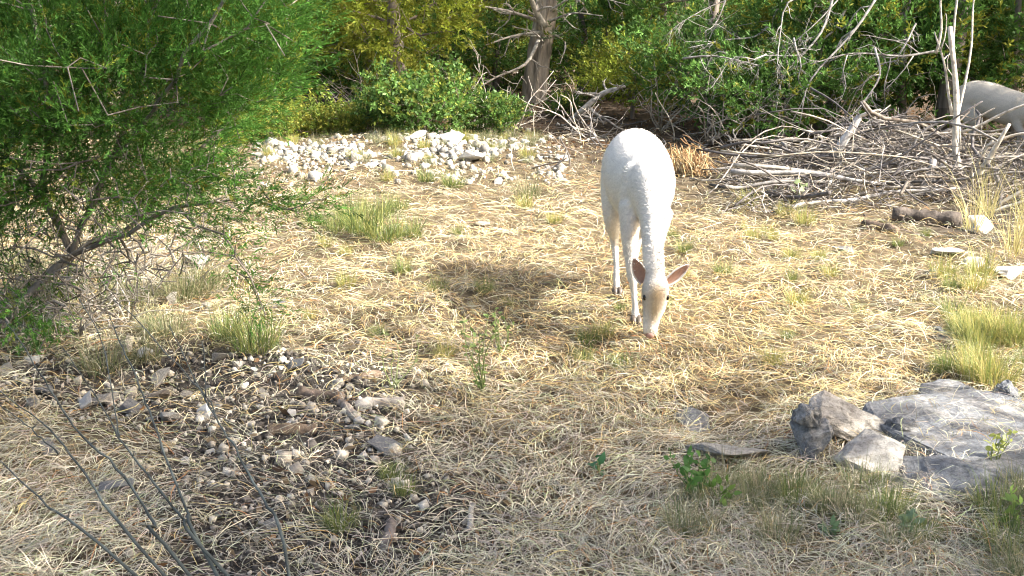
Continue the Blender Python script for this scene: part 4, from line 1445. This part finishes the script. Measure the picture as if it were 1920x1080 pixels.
# brush pile
rb = np.random.default_rng(103)
def pile_top(px):
    return np.interp(px, [1300, 1380, 1500, 1600, 1660, 1740, 1820, 1920, 2020], [0.04, 0.10, 0.20, 0.36, 0.44, 0.34, 0.18, 0.12, 0.1])
def stick_cols():
    return np.array([(0.46, 0.41, 0.35), (0.30, 0.28, 0.26), (0.58, 0.51, 0.40), (0.17, 0.155, 0.15), (0.33, 0.28, 0.23), (0.22, 0.20, 0.19)])[rb.integers(6)] * rb.uniform(0.5, 0.95)
def make_stick(p0, p1, r0, label, group=None, amp=0.04, name='stick', forks=0, sag=0.0, col=None):
    S = Soup()
    path = wobble(p0, p1, 9, amp, rb, sag)
    c = stick_cols() if col is None else col
    V, F = tube(path, np.linspace(r0, r0 * rb.uniform(0.35, 0.7), 9), 6, 0.07, rb)
    S.add(V, F, c)
    for _ in range(forks):
        i = rb.integers(3, 8)
        d = unit(unit(path[-1] - path[0]) + rb.normal(size=3) * 0.6)
        V, F = tube(wobble(path[i], path[i] + d * np.linalg.norm(path[-1] - path[0]) * rb.uniform(0.2, 0.45), 6, 0.06, rb), np.linspace(r0 * 0.5, r0 * 0.2, 6), 5, 0.05, rb)
        S.add(V, F, c)
    return tag(link(name, S.mesh(name, True), M_STICK), label, 'stick', group)


for k in range(165):
    px = rb.uniform(1410, 1990)
    y = rb.uniform(8.1, 9.9)
    c = gr(px, 350)
    x = (px - 960) / FPX * (y * CP + 1.2 * SP)
    hmax = float(pile_top(px)) * math.exp(-((y - 9.0) / 0.75) ** 2)
    z = float(ground_h(x, y)) + 0.02 + hmax * rb.random() ** 0.7
    L = rb.uniform(0.35, 1.7) * (1.0 if px > 1420 else 0.7)
    a = rb.normal(0.05, 0.5) if rb.random() < 0.62 else rb.uniform(0, 3.14)
    el = rb.normal(0.05, 0.22) * (1.7 if rb.random() < 0.18 else 1)
    d = np.array([math.cos(a) * math.cos(el), math.sin(a) * math.cos(el), math.sin(el)]) * L / 2
    p0, p1 = np.array([x, y, z]) - d, np.array([x, y, z]) + d
    for q in (p0, p1):
        q[2] = max(q[2], float(ground_h(q[0], q[1])) + 0.012)
    r0 = min(rb.lognormal(-5.05, 0.45), 0.016)
    lb = ('thick ' if r0 > 0.0095 else 'thin ' if r0 < 0.0055 else '') + ('long ' if L > 1.15 else 'short ' if L < 0.7 else '') + ('upslanted ' if abs(el) > 0.35 else '') + 'weathered stick in the ' + ('left end' if px < 1480 else 'middle' if px < 1640 else 'peak' if px < 1760 else 'right end') + ' of the brush pile, ' + ('front side' if y < 8.7 else 'far side' if y > 9.3 else 'halfway in')
    make_stick(p0, p1, r0, lb, 'sticks of the brush pile', rb.uniform(0.02, 0.07), forks=rb.integers(0, 3), sag=rb.normal() * 0.05)
# fine twigs of the pile
S = Soup()
for k in range(1100):
    px = rb.uniform(1370, 2000)
    y = rb.uniform(8.0, 9.9)
    x = (px - 960) / FPX * (y * CP + 1.2 * SP)
    z = float(ground_h(x, y)) + 0.01 + float(pile_top(px)) * 0.95 * math.exp(-((y - 9.0) / 0.75) ** 2) * rb.random() ** 0.8
    d = unit(rb.normal(size=3) * np.array([1, 1, 0.55])) * rb.uniform(0.12, 0.45)
    p0, p1 = np.array([x, y, z]) - d / 2, np.array([x, y, z]) + d / 2
    p0[2], p1[2] = max(p0[2], 0.0), max(p1[2], 0.0)
    V, F = tube(wobble(p0, p1, 5, 0.08, rb), np.linspace(0.0045, 0.002, 5), 4, 0, rb, cap=False)
    S.add(V, F, stick_cols() * 1.15)
tag(link('fine_twigs', S.mesh('fine_twigs', True), M_STICK), 'tangle of fine dead twigs in the brush pile', 'twigs', kind='stuff')
PALE = np.array([0.56, 0.51, 0.43])
GREY = np.array([0.42, 0.40, 0.38])
for a, c, y0, y1, r0, col, lb, fk in (
        ((1812, 395), (1781, 50), 8.5, 8.6, 0.024, PALE, 'tall pale dead stake standing in the brush pile', 0),
        ((1800, 280), (1800, -40), 8.7, 9.0, 0.011, PALE * 0.8, 'thin grey stake leaning just right of tall stake', 1),
        ((1790, 240), (1835, -60), 8.7, 9.2, 0.011, PALE * 0.75, 'thin stake leaning right beside the tall pale stake', 0),
        ((1785, 215), (1752, 60), 8.8, 9.0, 0.012, PALE * 0.9, 'crooked pale stake left of the tall stake', 2),
        ((1755, 100), (1762, -60), 9.0, 9.1, 0.010, PALE * 0.8, 'thin stake standing above the crooked pale one', 0),
        ((1822, 345), (1893, 232), 8.5, 8.4, 0.028, PALE, 'thick pale pole leaning right before the second deer', 0),
        ((1812, 350), (1862, 262), 8.6, 8.5, 0.014, PALE * 0.9, 'thin pole leaning right beside the thick pale pole', 0),
        ((1798, 250), (1990, 170), 8.8, 8.6, 0.012, PALE, 'long thin pole crossing in front of second deer', 0),
        ((1850, 275), (1990, 235), 8.5, 8.3, 0.011, PALE, 'lower thin pole reaching right below second deer', 1),
        ((1565, 292), (1612, 218), 8.9, 8.9, 0.034, GREY, 'thick grey broken limb rising from the pile centre', 0),
        ((1608, 220), (1652, 206), 8.9, 8.9, 0.014, PALE * 0.85, 'bent pale limb at the peak of brush pile', 0),
        ((1375, 310), (1720, 320), 8.7, 8.6, 0.017, PALE * 0.8, 'long pale limb lying along the front of the pile', 2),
        ((1370, 322), (1660, 345), 8.5, 8.4, 0.019, GREY * 0.8, 'long dark limb below the pale one at pile front', 1),
        ((1480, 392), (1560, 376), 8.1, 8.1, 0.017, PALE, 'short pale branch on the straw before the pile', 0),
        ((1560, 378), (1800, 352), 8.15, 8.2, 0.018, GREY, 'curved grey limb at the foot of the pile', 0),
        ((1730, 400), (1750, 300), 8.4, 8.5, 0.040, GREY * 0.9, 'thick stump-like grey limb in the pile right part', 1),
        ((1770, 340), (1725, 395), 8.3, 8.3, 0.03, PALE * 0.7, 'pale curved root beside the thick grey limb', 0),
        ((1840, 400), (1990, 330), 8.0, 7.9, 0.016, PALE * 0.9, 'pale branch sloping to the right frame edge', 1),
        ((1850, 412), (1990, 352), 7.9, 7.8, 0.014, PALE * 0.8, 'second pale branch sloping below the first at right', 1)):
    p0, p1 = at(a[0], a[1], y0), at(c[0], c[1], y1)
    p0[2] = max(p0[2], 0.0)
    make_stick(p0, p1, r0, lb, None, 0.025, forks=fk, col=col, sag=0.0)


def make_log(px0, py0, px1, py1, r0, col, label, lift=0.5, name='log', amp=0.02):
    p0, p1 = gr(px0, py0), gr(px1, py1)
    p0[2] = p1[2] = r0 * (2 * lift - 0.4)
    S = Soup()
    V, F = tube(wobble(p0, p1, 12, amp, rb), r0 * (1 + 0.06 * rb.normal(size=12)), 14, 0.12, rb)
    S.add(V, F, col)
    return tag(link(name, S.mesh(name, False), M_BARK), label, 'log')


make_log(1672, 415, 1800, 425, 0.055, (0.105, 0.088, 0.074), 'dark rotten log lying in front of the brush pile')
make_log(1620, 425, 1680, 440, 0.028, (0.15, 0.11, 0.08), 'short broken log end left of the dark log')
make_log(505, 815, 595, 815, 0.024, (0.22, 0.16, 0.11), 'brown rotten log half sunk in the bare soil')
make_log(668, 770, 755, 764, 0.024, (0.40, 0.36, 0.31), 'grey broken log at the straw edge')
make_log(640, 762, 662, 785, 0.017, (0.34, 0.28, 0.23), 'stubby log end touching the grey broken log')
make_log(560, 742, 640, 752, 0.022, (0.17, 0.13, 0.10), 'dark crumbling log behind the stubby log end')
make_log(640, 722, 712, 708, 0.018, (0.19, 0.14, 0.10), 'dark rotten stick at the upper soil edge')
make_log(155, 706, 240, 668, 0.020, (0.19, 0.16, 0.13), 'dark log slanting under the juniper at left')
make_log(232, 690, 245, 640, 0.02, (0.33, 0.29, 0.24), 'upright pale stub under the juniper')
make_log(880, 1000, 888, 950, 0.008, (0.35, 0.33, 0.30), 'short grey twig pointing at the camera in straw', name='twig')
make_log(725, 1040, 735, 985, 0.016, (0.20, 0.17, 0.15), 'dark stub at the bottom of the bare soil')

# matted clump of roots and straw right of the doe
S = Soup()
q = gr(1285, 330)
for k in range(260):
    a = q + rb.normal(size=3) * np.array([0.10, 0.10, 0.04]) + np.array([0, 0, 0.10 * rb.random() + 0.02])
    d = unit(np.array([0.5, -0.3, -0.75]) + rb.normal(size=3) * 0.5) * rb.uniform(0.06, 0.22)
    b_ = a + d
    b_[2] = max(b_[2], 0.0)
    a = a + np.array([0, 0, 0.08])
    V, F = tube(wobble(a, b_, 5, 0.08, rb), np.linspace(0.004, 0.002, 5), 4, 0, rb, cap=False)
    S.add(V, F, np.array([(0.50, 0.34, 0.16), (0.36, 0.22, 0.11), (0.60, 0.48, 0.28)])[rb.integers(3)] * rb.uniform(0.7, 1.2))
tag(link('root_clump', S.mesh('root_clump', True), M_STICK), 'tuft of rusty roots and straw right of the white doe', 'root clump')

# litter twigs and roots around the wood floor
for k in range(70):
    px, py = rb.uniform(930, 1400), rb.uniform(232, 330)
    if 1125 < px < 1275 and py > 300:
        continue
    c = gr(px, py)
    d = unit(np.array([rb.normal(), rb.normal(), abs(rb.normal()) * 0.4])) * rb.uniform(0.15, 0.55)
    a = c - d / 2
    a[2] = 0.005
    b_ = a + d
    make_stick(a, b_, rb.uniform(0.004, 0.010), 'thin dead twig on the wood floor behind the doe', 'twigs on the wood floor', 0.06, 'twig', rb.integers(0, 2), col=stick_cols() * 1.1)

# ------------------------------------------------------------------ dark whip stems close to the camera
rs = np.random.default_rng(111)
wh = thing('whip_shrub', 'thin dark bare stems arching across the lower left foreground', 'shrub', (-0.344, 2.2, 0))
W = [[(0, 865), (93, 949), (187, 1022)], [(0, 735), (93, 805), (159, 889), (252, 1017)], [(10, 600), (47, 655), (93, 730), (154, 819), (233, 893), (289, 982), (308, 1022)],
     [(117, 651), (177, 739), (224, 819), (289, 907), (345, 973), (373, 1019)], [(205, 590), (219, 627), (252, 697), (280, 772), (317, 875), (355, 968), (370, 1010)],
     [(318, 610), (364, 707), (411, 795), (448, 856), (495, 940), (532, 1019)], [(210, 560), (261, 604), (317, 669), (387, 744), (411, 795)], [(0, 760), (40, 790), (70, 815), (110, 850)], [(150, 560), (190, 640), (215, 760), (222, 818)], [(380, 640), (384, 700), (386, 745)]]
for i, s_ in enumerate(W):
    n_ = len(s_)
    ys_ = np.interp([q[1] for q in s_], [560, 1022], [3.15, 2.35])
    P_ = [at(a, b_, yy) for (a, b_), yy in zip(s_, ys_)]
    if s_[-1][1] > 960:
        e = P_[-1]
        P_ += [np.array([-0.344, 2.2, 0]) + rs.normal(size=3) * 0.02]
    P_ = smooth_path(P_, 5)
    P_ = P_ + rs.normal(size=P_.shape) * 0.0015
    S = Soup()
    big = 0.0047 if s_[-1][1] > 960 else 0.0022
    V, F = tube(P_, np.linspace(0.0011, big * 0.88, len(P_)), 6, 0.08, rs)
    S.add(V, F, np.array([0.085, 0.095, 0.085]) * rs.uniform(0.8, 1.3))
    for j in range(2, len(P_) - 6, 2):      # small buds and stubs
        V, F = tube([P_[j], P_[j] + rs.normal(size=3) * 0.008 + (0, 0, 0.004)], [0.0022, 0.001], 4)
        S.add(V, F, (0.12, 0.12, 0.10))
    o = link('stem', S.mesh('stem', True), M_STICK, wh)
    o.location = (0.344, -2.2, 0)

# ------------------------------------------------------------------ grass tufts and weeds
def tuft_mesh(name, seed, n_, h, spread, lean, wd, cols, K=6):
    rng = np.random.default_rng(seed)
    a = rng.uniform(0, 6.28, n_)
    r_ = spread * np.sqrt(rng.random(n_))
    base = np.stack([np.cos(a) * r_, np.sin(a) * r_, np.full(n_, -0.01)], -1)
    out = a + rng.normal(0, 0.6, n_)
    L = h * rng.uniform(0.3, 1.15, n_)
    t = np.linspace(0, 1, K)
    ln_ = lean * rng.uniform(0.1, 2.0, n_)
    ang = np.pi / 2 - ln_[:, None] * (0.35 + 1.1 * t[None])
    hor = np.cumsum(np.cos(ang), 1) * (L / K)[:, None]
    ver = np.cumsum(np.sin(ang), 1) * (L / K)[:, None]
    P_ = base[:, None] + np.stack([np.cos(out)[:, None] * hor, np.sin(out)[:, None] * hor, ver], -1)
    side = np.stack([-np.sin(out + rng.normal(0, 0.5, n_)), np.cos(out), np.zeros(n_)], -1)[:, None] * (wd * rng.uniform(0.6, 1.3, n_)[:, None] * (1 - 0.85 * t[None] ** 1.5))[..., None] * 0.5
    V = np.stack([P_ - side, P_ + side], 2).reshape(-1, 3)
    b_ = (np.arange(n_) * 2 * K)[:, None] + (np.arange(K - 1) * 2)[None]
    F = np.stack([b_, b_ + 1, b_ + 3, b_ + 2], -1).reshape(-1, 4)
    c = np.array(cols)[rng.integers(len(cols), size=n_)] * rng.uniform(0.7, 1.25, (n_, 1))
    me = quads_mesh(name, V, F, np.repeat(c, 2 * K, 0))
    me.materials.append(M_GRASS)
    return me


DRY = [(0.28, 0.26, 0.15), (0.18, 0.20, 0.09), (0.13, 0.17, 0.07), (0.40, 0.35, 0.22)]
GRN = [(0.13, 0.19, 0.05), (0.20, 0.24, 0.07), (0.33, 0.33, 0.11), (0.10, 0.15, 0.05)]
YEL = [(0.38, 0.36, 0.10), (0.26, 0.29, 0.08), (0.48, 0.40, 0.16), (0.20, 0.24, 0.07)]
TM = {'dry': [tuft_mesh('grass_tuft', 120 + k, 260, 0.24, 0.10, 0.75, 0.0034, DRY) for k in range(3)],
      'green': [tuft_mesh('grass_tuft', 130 + k, 280, 0.22, 0.09, 0.7, 0.0036, GRN) for k in range(3)],
      'yellow': [tuft_mesh('grass_tuft', 140 + k, 240, 0.24, 0.10, 0.6, 0.004, YEL) for k in range(3)],
      'tall': [tuft_mesh('grass_tuft', 150 + k, 60, 0.55, 0.05, 0.45, 0.0045, [(0.55, 0.47, 0.24), (0.45, 0.42, 0.18)]) for k in range(2)]}
rg = np.random.default_rng(121)


def tuft(kind, px, py, s, label, group=None):
    c = gr(px, py)
    o = link('grass_tuft', TM[kind][rg.integers(len(TM[kind]))], None)
    o.location = (c[0], c[1], float(ground_h(c[0], c[1])))
    o.rotation_euler = (0, 0, rg.uniform(0, 6.28))
    o.scale = (s, s, s * rg.uniform(0.85, 1.15))
    return tag(o, label, 'grass', group)


def zone_label(t, px, py, xa, xb, ya, yb):
    return t + ', ' + ('left' if px < xa else 'middle' if px < xb else 'right') + (' far row' if py < ya else ' middle row' if py < yb else ' near row')


for kind, px, py, s, lb in (('green', 690, 455, 1.15, 'dark green grass tuft in the sunny straw left of the doe'),
                            ('green', 635, 440, 0.9, 'green grass tuft just left of the dark green one'),
                            ('green', 770, 450, 0.8, 'sparse green grass tuft right of the dark green one'),
                            ('green', 725, 462, 1.0, 'wide dark grass tuft in front of the dark green one'),
                            ('green', 660, 425, 0.9, 'grass tuft behind the dark green one left of doe'),
                            ('green', 715, 415, 0.8, 'grass tuft farthest back of the dark green cluster'),
                            ('green', 745, 400, 0.7, 'thin grass tuft behind the dark green cluster, right'),
                            ('green', 590, 430, 0.7, 'thin grass tuft by the tip of juniper bough'),
                            ('green', 480, 662, 1.0, 'green grass clump at the foot of the drooping frond'),
                            ('green', 430, 640, 0.8, 'smaller green grass clump left of the frond clump'),
                            ('dry', 990, 372, 0.9, 'dry brown grass tuft in straw left of the doe rump'),
                            ('green', 850, 356, 0.8, 'green grass patch in front of the rubble bank'),
                            ('green', 800, 345, 0.7, 'green grass patch behind the other by the rubble'),
                            ('green', 640, 1000, 0.45, 'tiny green shoot at the bottom of the soil'),
                            ('green', 735, 895, 0.35, 'tiny green seedling on the soil edge'),
                            ('green', 760, 930, 0.35, 'tiny green seedling below the first one'),
                            ('yellow', 1510, 420, 0.6, 'yellow grass tuft before the brush pile'),
                            ('yellow', 1400, 385, 0.6, 'yellow grass tuft at the left foot of brush pile')):
    tuft(kind, px, py, s, lb)
for k in range(32):
    px, py = rg.normal(1850, 75), rg.normal(640, 65)
    if px < 1700 or px > 2060 or py > 745 or py < 480:
        continue
    tuft('yellow' if rg.random() < 0.6 else 'green', px, py, rg.uniform(0.4, 0.7), zone_label('grass tuft of the green patch at the right frame edge', px, py, 1800, 1870, 600, 680), 'grass patch at the right edge')
for k in range(6):
    px, py = rg.uniform(1800, 2000), rg.uniform(420, 500)
    tuft('tall', px, py, rg.uniform(0.6, 0.95), zone_label('tall thin yellow grass by the white stone row', px, py, 1850, 1900, 445, 475), 'tall grass at the right')
for k in range(32):
    px, py = rg.uniform(1255, 1740), rg.normal(965, 50)
    if py < 890 or py > 1150:
        continue
    tuft('dry' if rg.random() < 0.62 else 'green', px, py, rg.uniform(0.32, 0.58), zone_label('grey green grass tuft before the boulder group', px, py, 1420, 1580, 940, 990), 'foreground grass before the boulders')
for k in range(14):
    px, py = rg.uniform(1830, 2020), rg.uniform(880, 1120)
    tuft('dry' if rg.random() < 0.4 else 'green', px, py, rg.uniform(0.4, 0.7), zone_label('shaded grass tuft in the lower right corner', px, py, 1880, 1940, 950, 1030), 'grass in the lower right corner')
for k in range(14):
    px, py = rg.uniform(-80, 420), rg.normal(590, 50)
    tuft('dry', px, py, rg.uniform(0.5, 0.95), zone_label('dry grey grass tuft under the big juniper', px, py, 120, 270, 570, 610), 'dry grass under the juniper')
for k in range(66):
    px, py = rg.uniform(470, 1020), rg.normal(280, 26)
    tuft('yellow' if rg.random() < 0.5 else 'dry', px, py, rg.uniform(0.35, 0.6), zone_label('dry yellow grass tuft among the rubble stones', px, py, 640, 800, 265, 295), 'grass among the rubble')
for k in range(40):
    px, py = rg.uniform(560, 1780), rg.uniform(380, 700)
    tuft('green' if rg.random() < 0.5 else 'yellow', px, py, rg.uniform(0.25, 0.5), zone_label('small thin grass tuft growing through the sunny straw', px, py, 950, 1350, 480, 590), 'thin grass in the straw')


def weed(name, px, py, h, nst, nleaf, lsize, col, label, stemcol=(0.25, 0.30, 0.12), cat='plant', spread=0.35):
    """upright stems with separate oval leaves"""
    b_ = gr(px, py)
    root = thing(name, label, cat, tuple(b_))
    S, SL = Soup(), Soup()
    for k in range(nst):
        d = unit(np.array([rg.normal() * spread, rg.normal() * spread, 1]))
        path = wobble((0, 0, -0.01), d * h * rg.uniform(0.6, 1.1), 6, 0.05, rg)
        V, F = tube(path, np.linspace(0.003, 0.001, 6), 5, 0, rg)
        S.add(V, F, stemcol)
        for j in range(nleaf):
            i = rg.integers(1, 6)
            e = unit(rg.normal(size=3) + np.array([0, 0, 0.25]))
            sd = unit(np.cross(e, rg.normal(size=3)))
            L = lsize * rg.uniform(0.6, 1.25)
            nn = np.cross(e, sd)
            q = path[i]
            V = np.array([q, q + e * L * .3 + sd * L * .26 + nn * L * .05, q + e * L * .68 + sd * L * .2 + nn * L * .05, q + e * L - nn * L * .12, q + e * L * .68 - sd * L * .2 + nn * L * .05, q + e * L * .3 - sd * L * .26 + nn * L * .05, q + e * L * .3, q + e * L * .68])
            SL.add(V, np.array([(0, 1, 6, 5), (1, 2, 7, 6), (5, 6, 7, 4), (2, 3, 4, 7)]), np.array(col) * rg.uniform(0.7, 1.3))
    link('stems', S.mesh('stems', True), M_GRASS, root)
    link('leaves', SL.mesh('leaves'), M_LEAF, root)
    return root


weed('broadleaf_weed', 1494, 380, 0.16, 3, 3, 0.075, (0.34, 0.42, 0.22), 'pale broad leaved weed at the front of the brush pile')
weed('leafy_weed', 1310, 935, 0.17, 9, 9, 0.034, (0.09, 0.20, 0.05), 'green leafy weed at the left of the foreground grass')
weed('leafy_weed', 1355, 955, 0.12, 5, 8, 0.03, (0.16, 0.27, 0.06), 'lighter green leafy weed right of the darker one')
weed('leafy_weed', 1125, 885, 0.05, 2, 3, 0.05, (0.05, 0.16, 0.07), 'single dark green seedling in the foreground straw')
weed('wispy_weed', 905, 735, 0.30, 7, 12, 0.022, (0.20, 0.28, 0.09), 'wispy pale green weed standing left of the doe')
weed('wispy_weed', 945, 660, 0.22, 5, 10, 0.02, (0.20, 0.28, 0.09), 'small wispy weed just behind the taller wispy one')
weed('wispy_weed', 735, 735, 0.26, 4, 8, 0.022, (0.26, 0.30, 0.13), 'thin wispy weed at the upper right of bare soil')
weed('leafy_weed', 1700, 1005, 0.06, 9, 7, 0.03, (0.20, 0.28, 0.16), 'creeping pale weed at the bottom right')
weed('leafy_weed', 1560, 1015, 0.05, 8, 7, 0.03, (0.16, 0.25, 0.13), 'creeping weed left of the pale one at bottom')
weed('leafy_weed', 1860, 885, 0.14, 6, 8, 0.025, (0.33, 0.36, 0.10), 'yellow green weed in front of the broad outcrop')
weed('leafy_weed', 1890, 1000, 0.13, 4, 7, 0.035, (0.22, 0.32, 0.08), 'bright green weed in the bottom right corner')
weed('leafy_weed', 75, 660, 0.16, 5, 6, 0.035, (0.12, 0.26, 0.06), 'green leafy weed under the juniper at left')
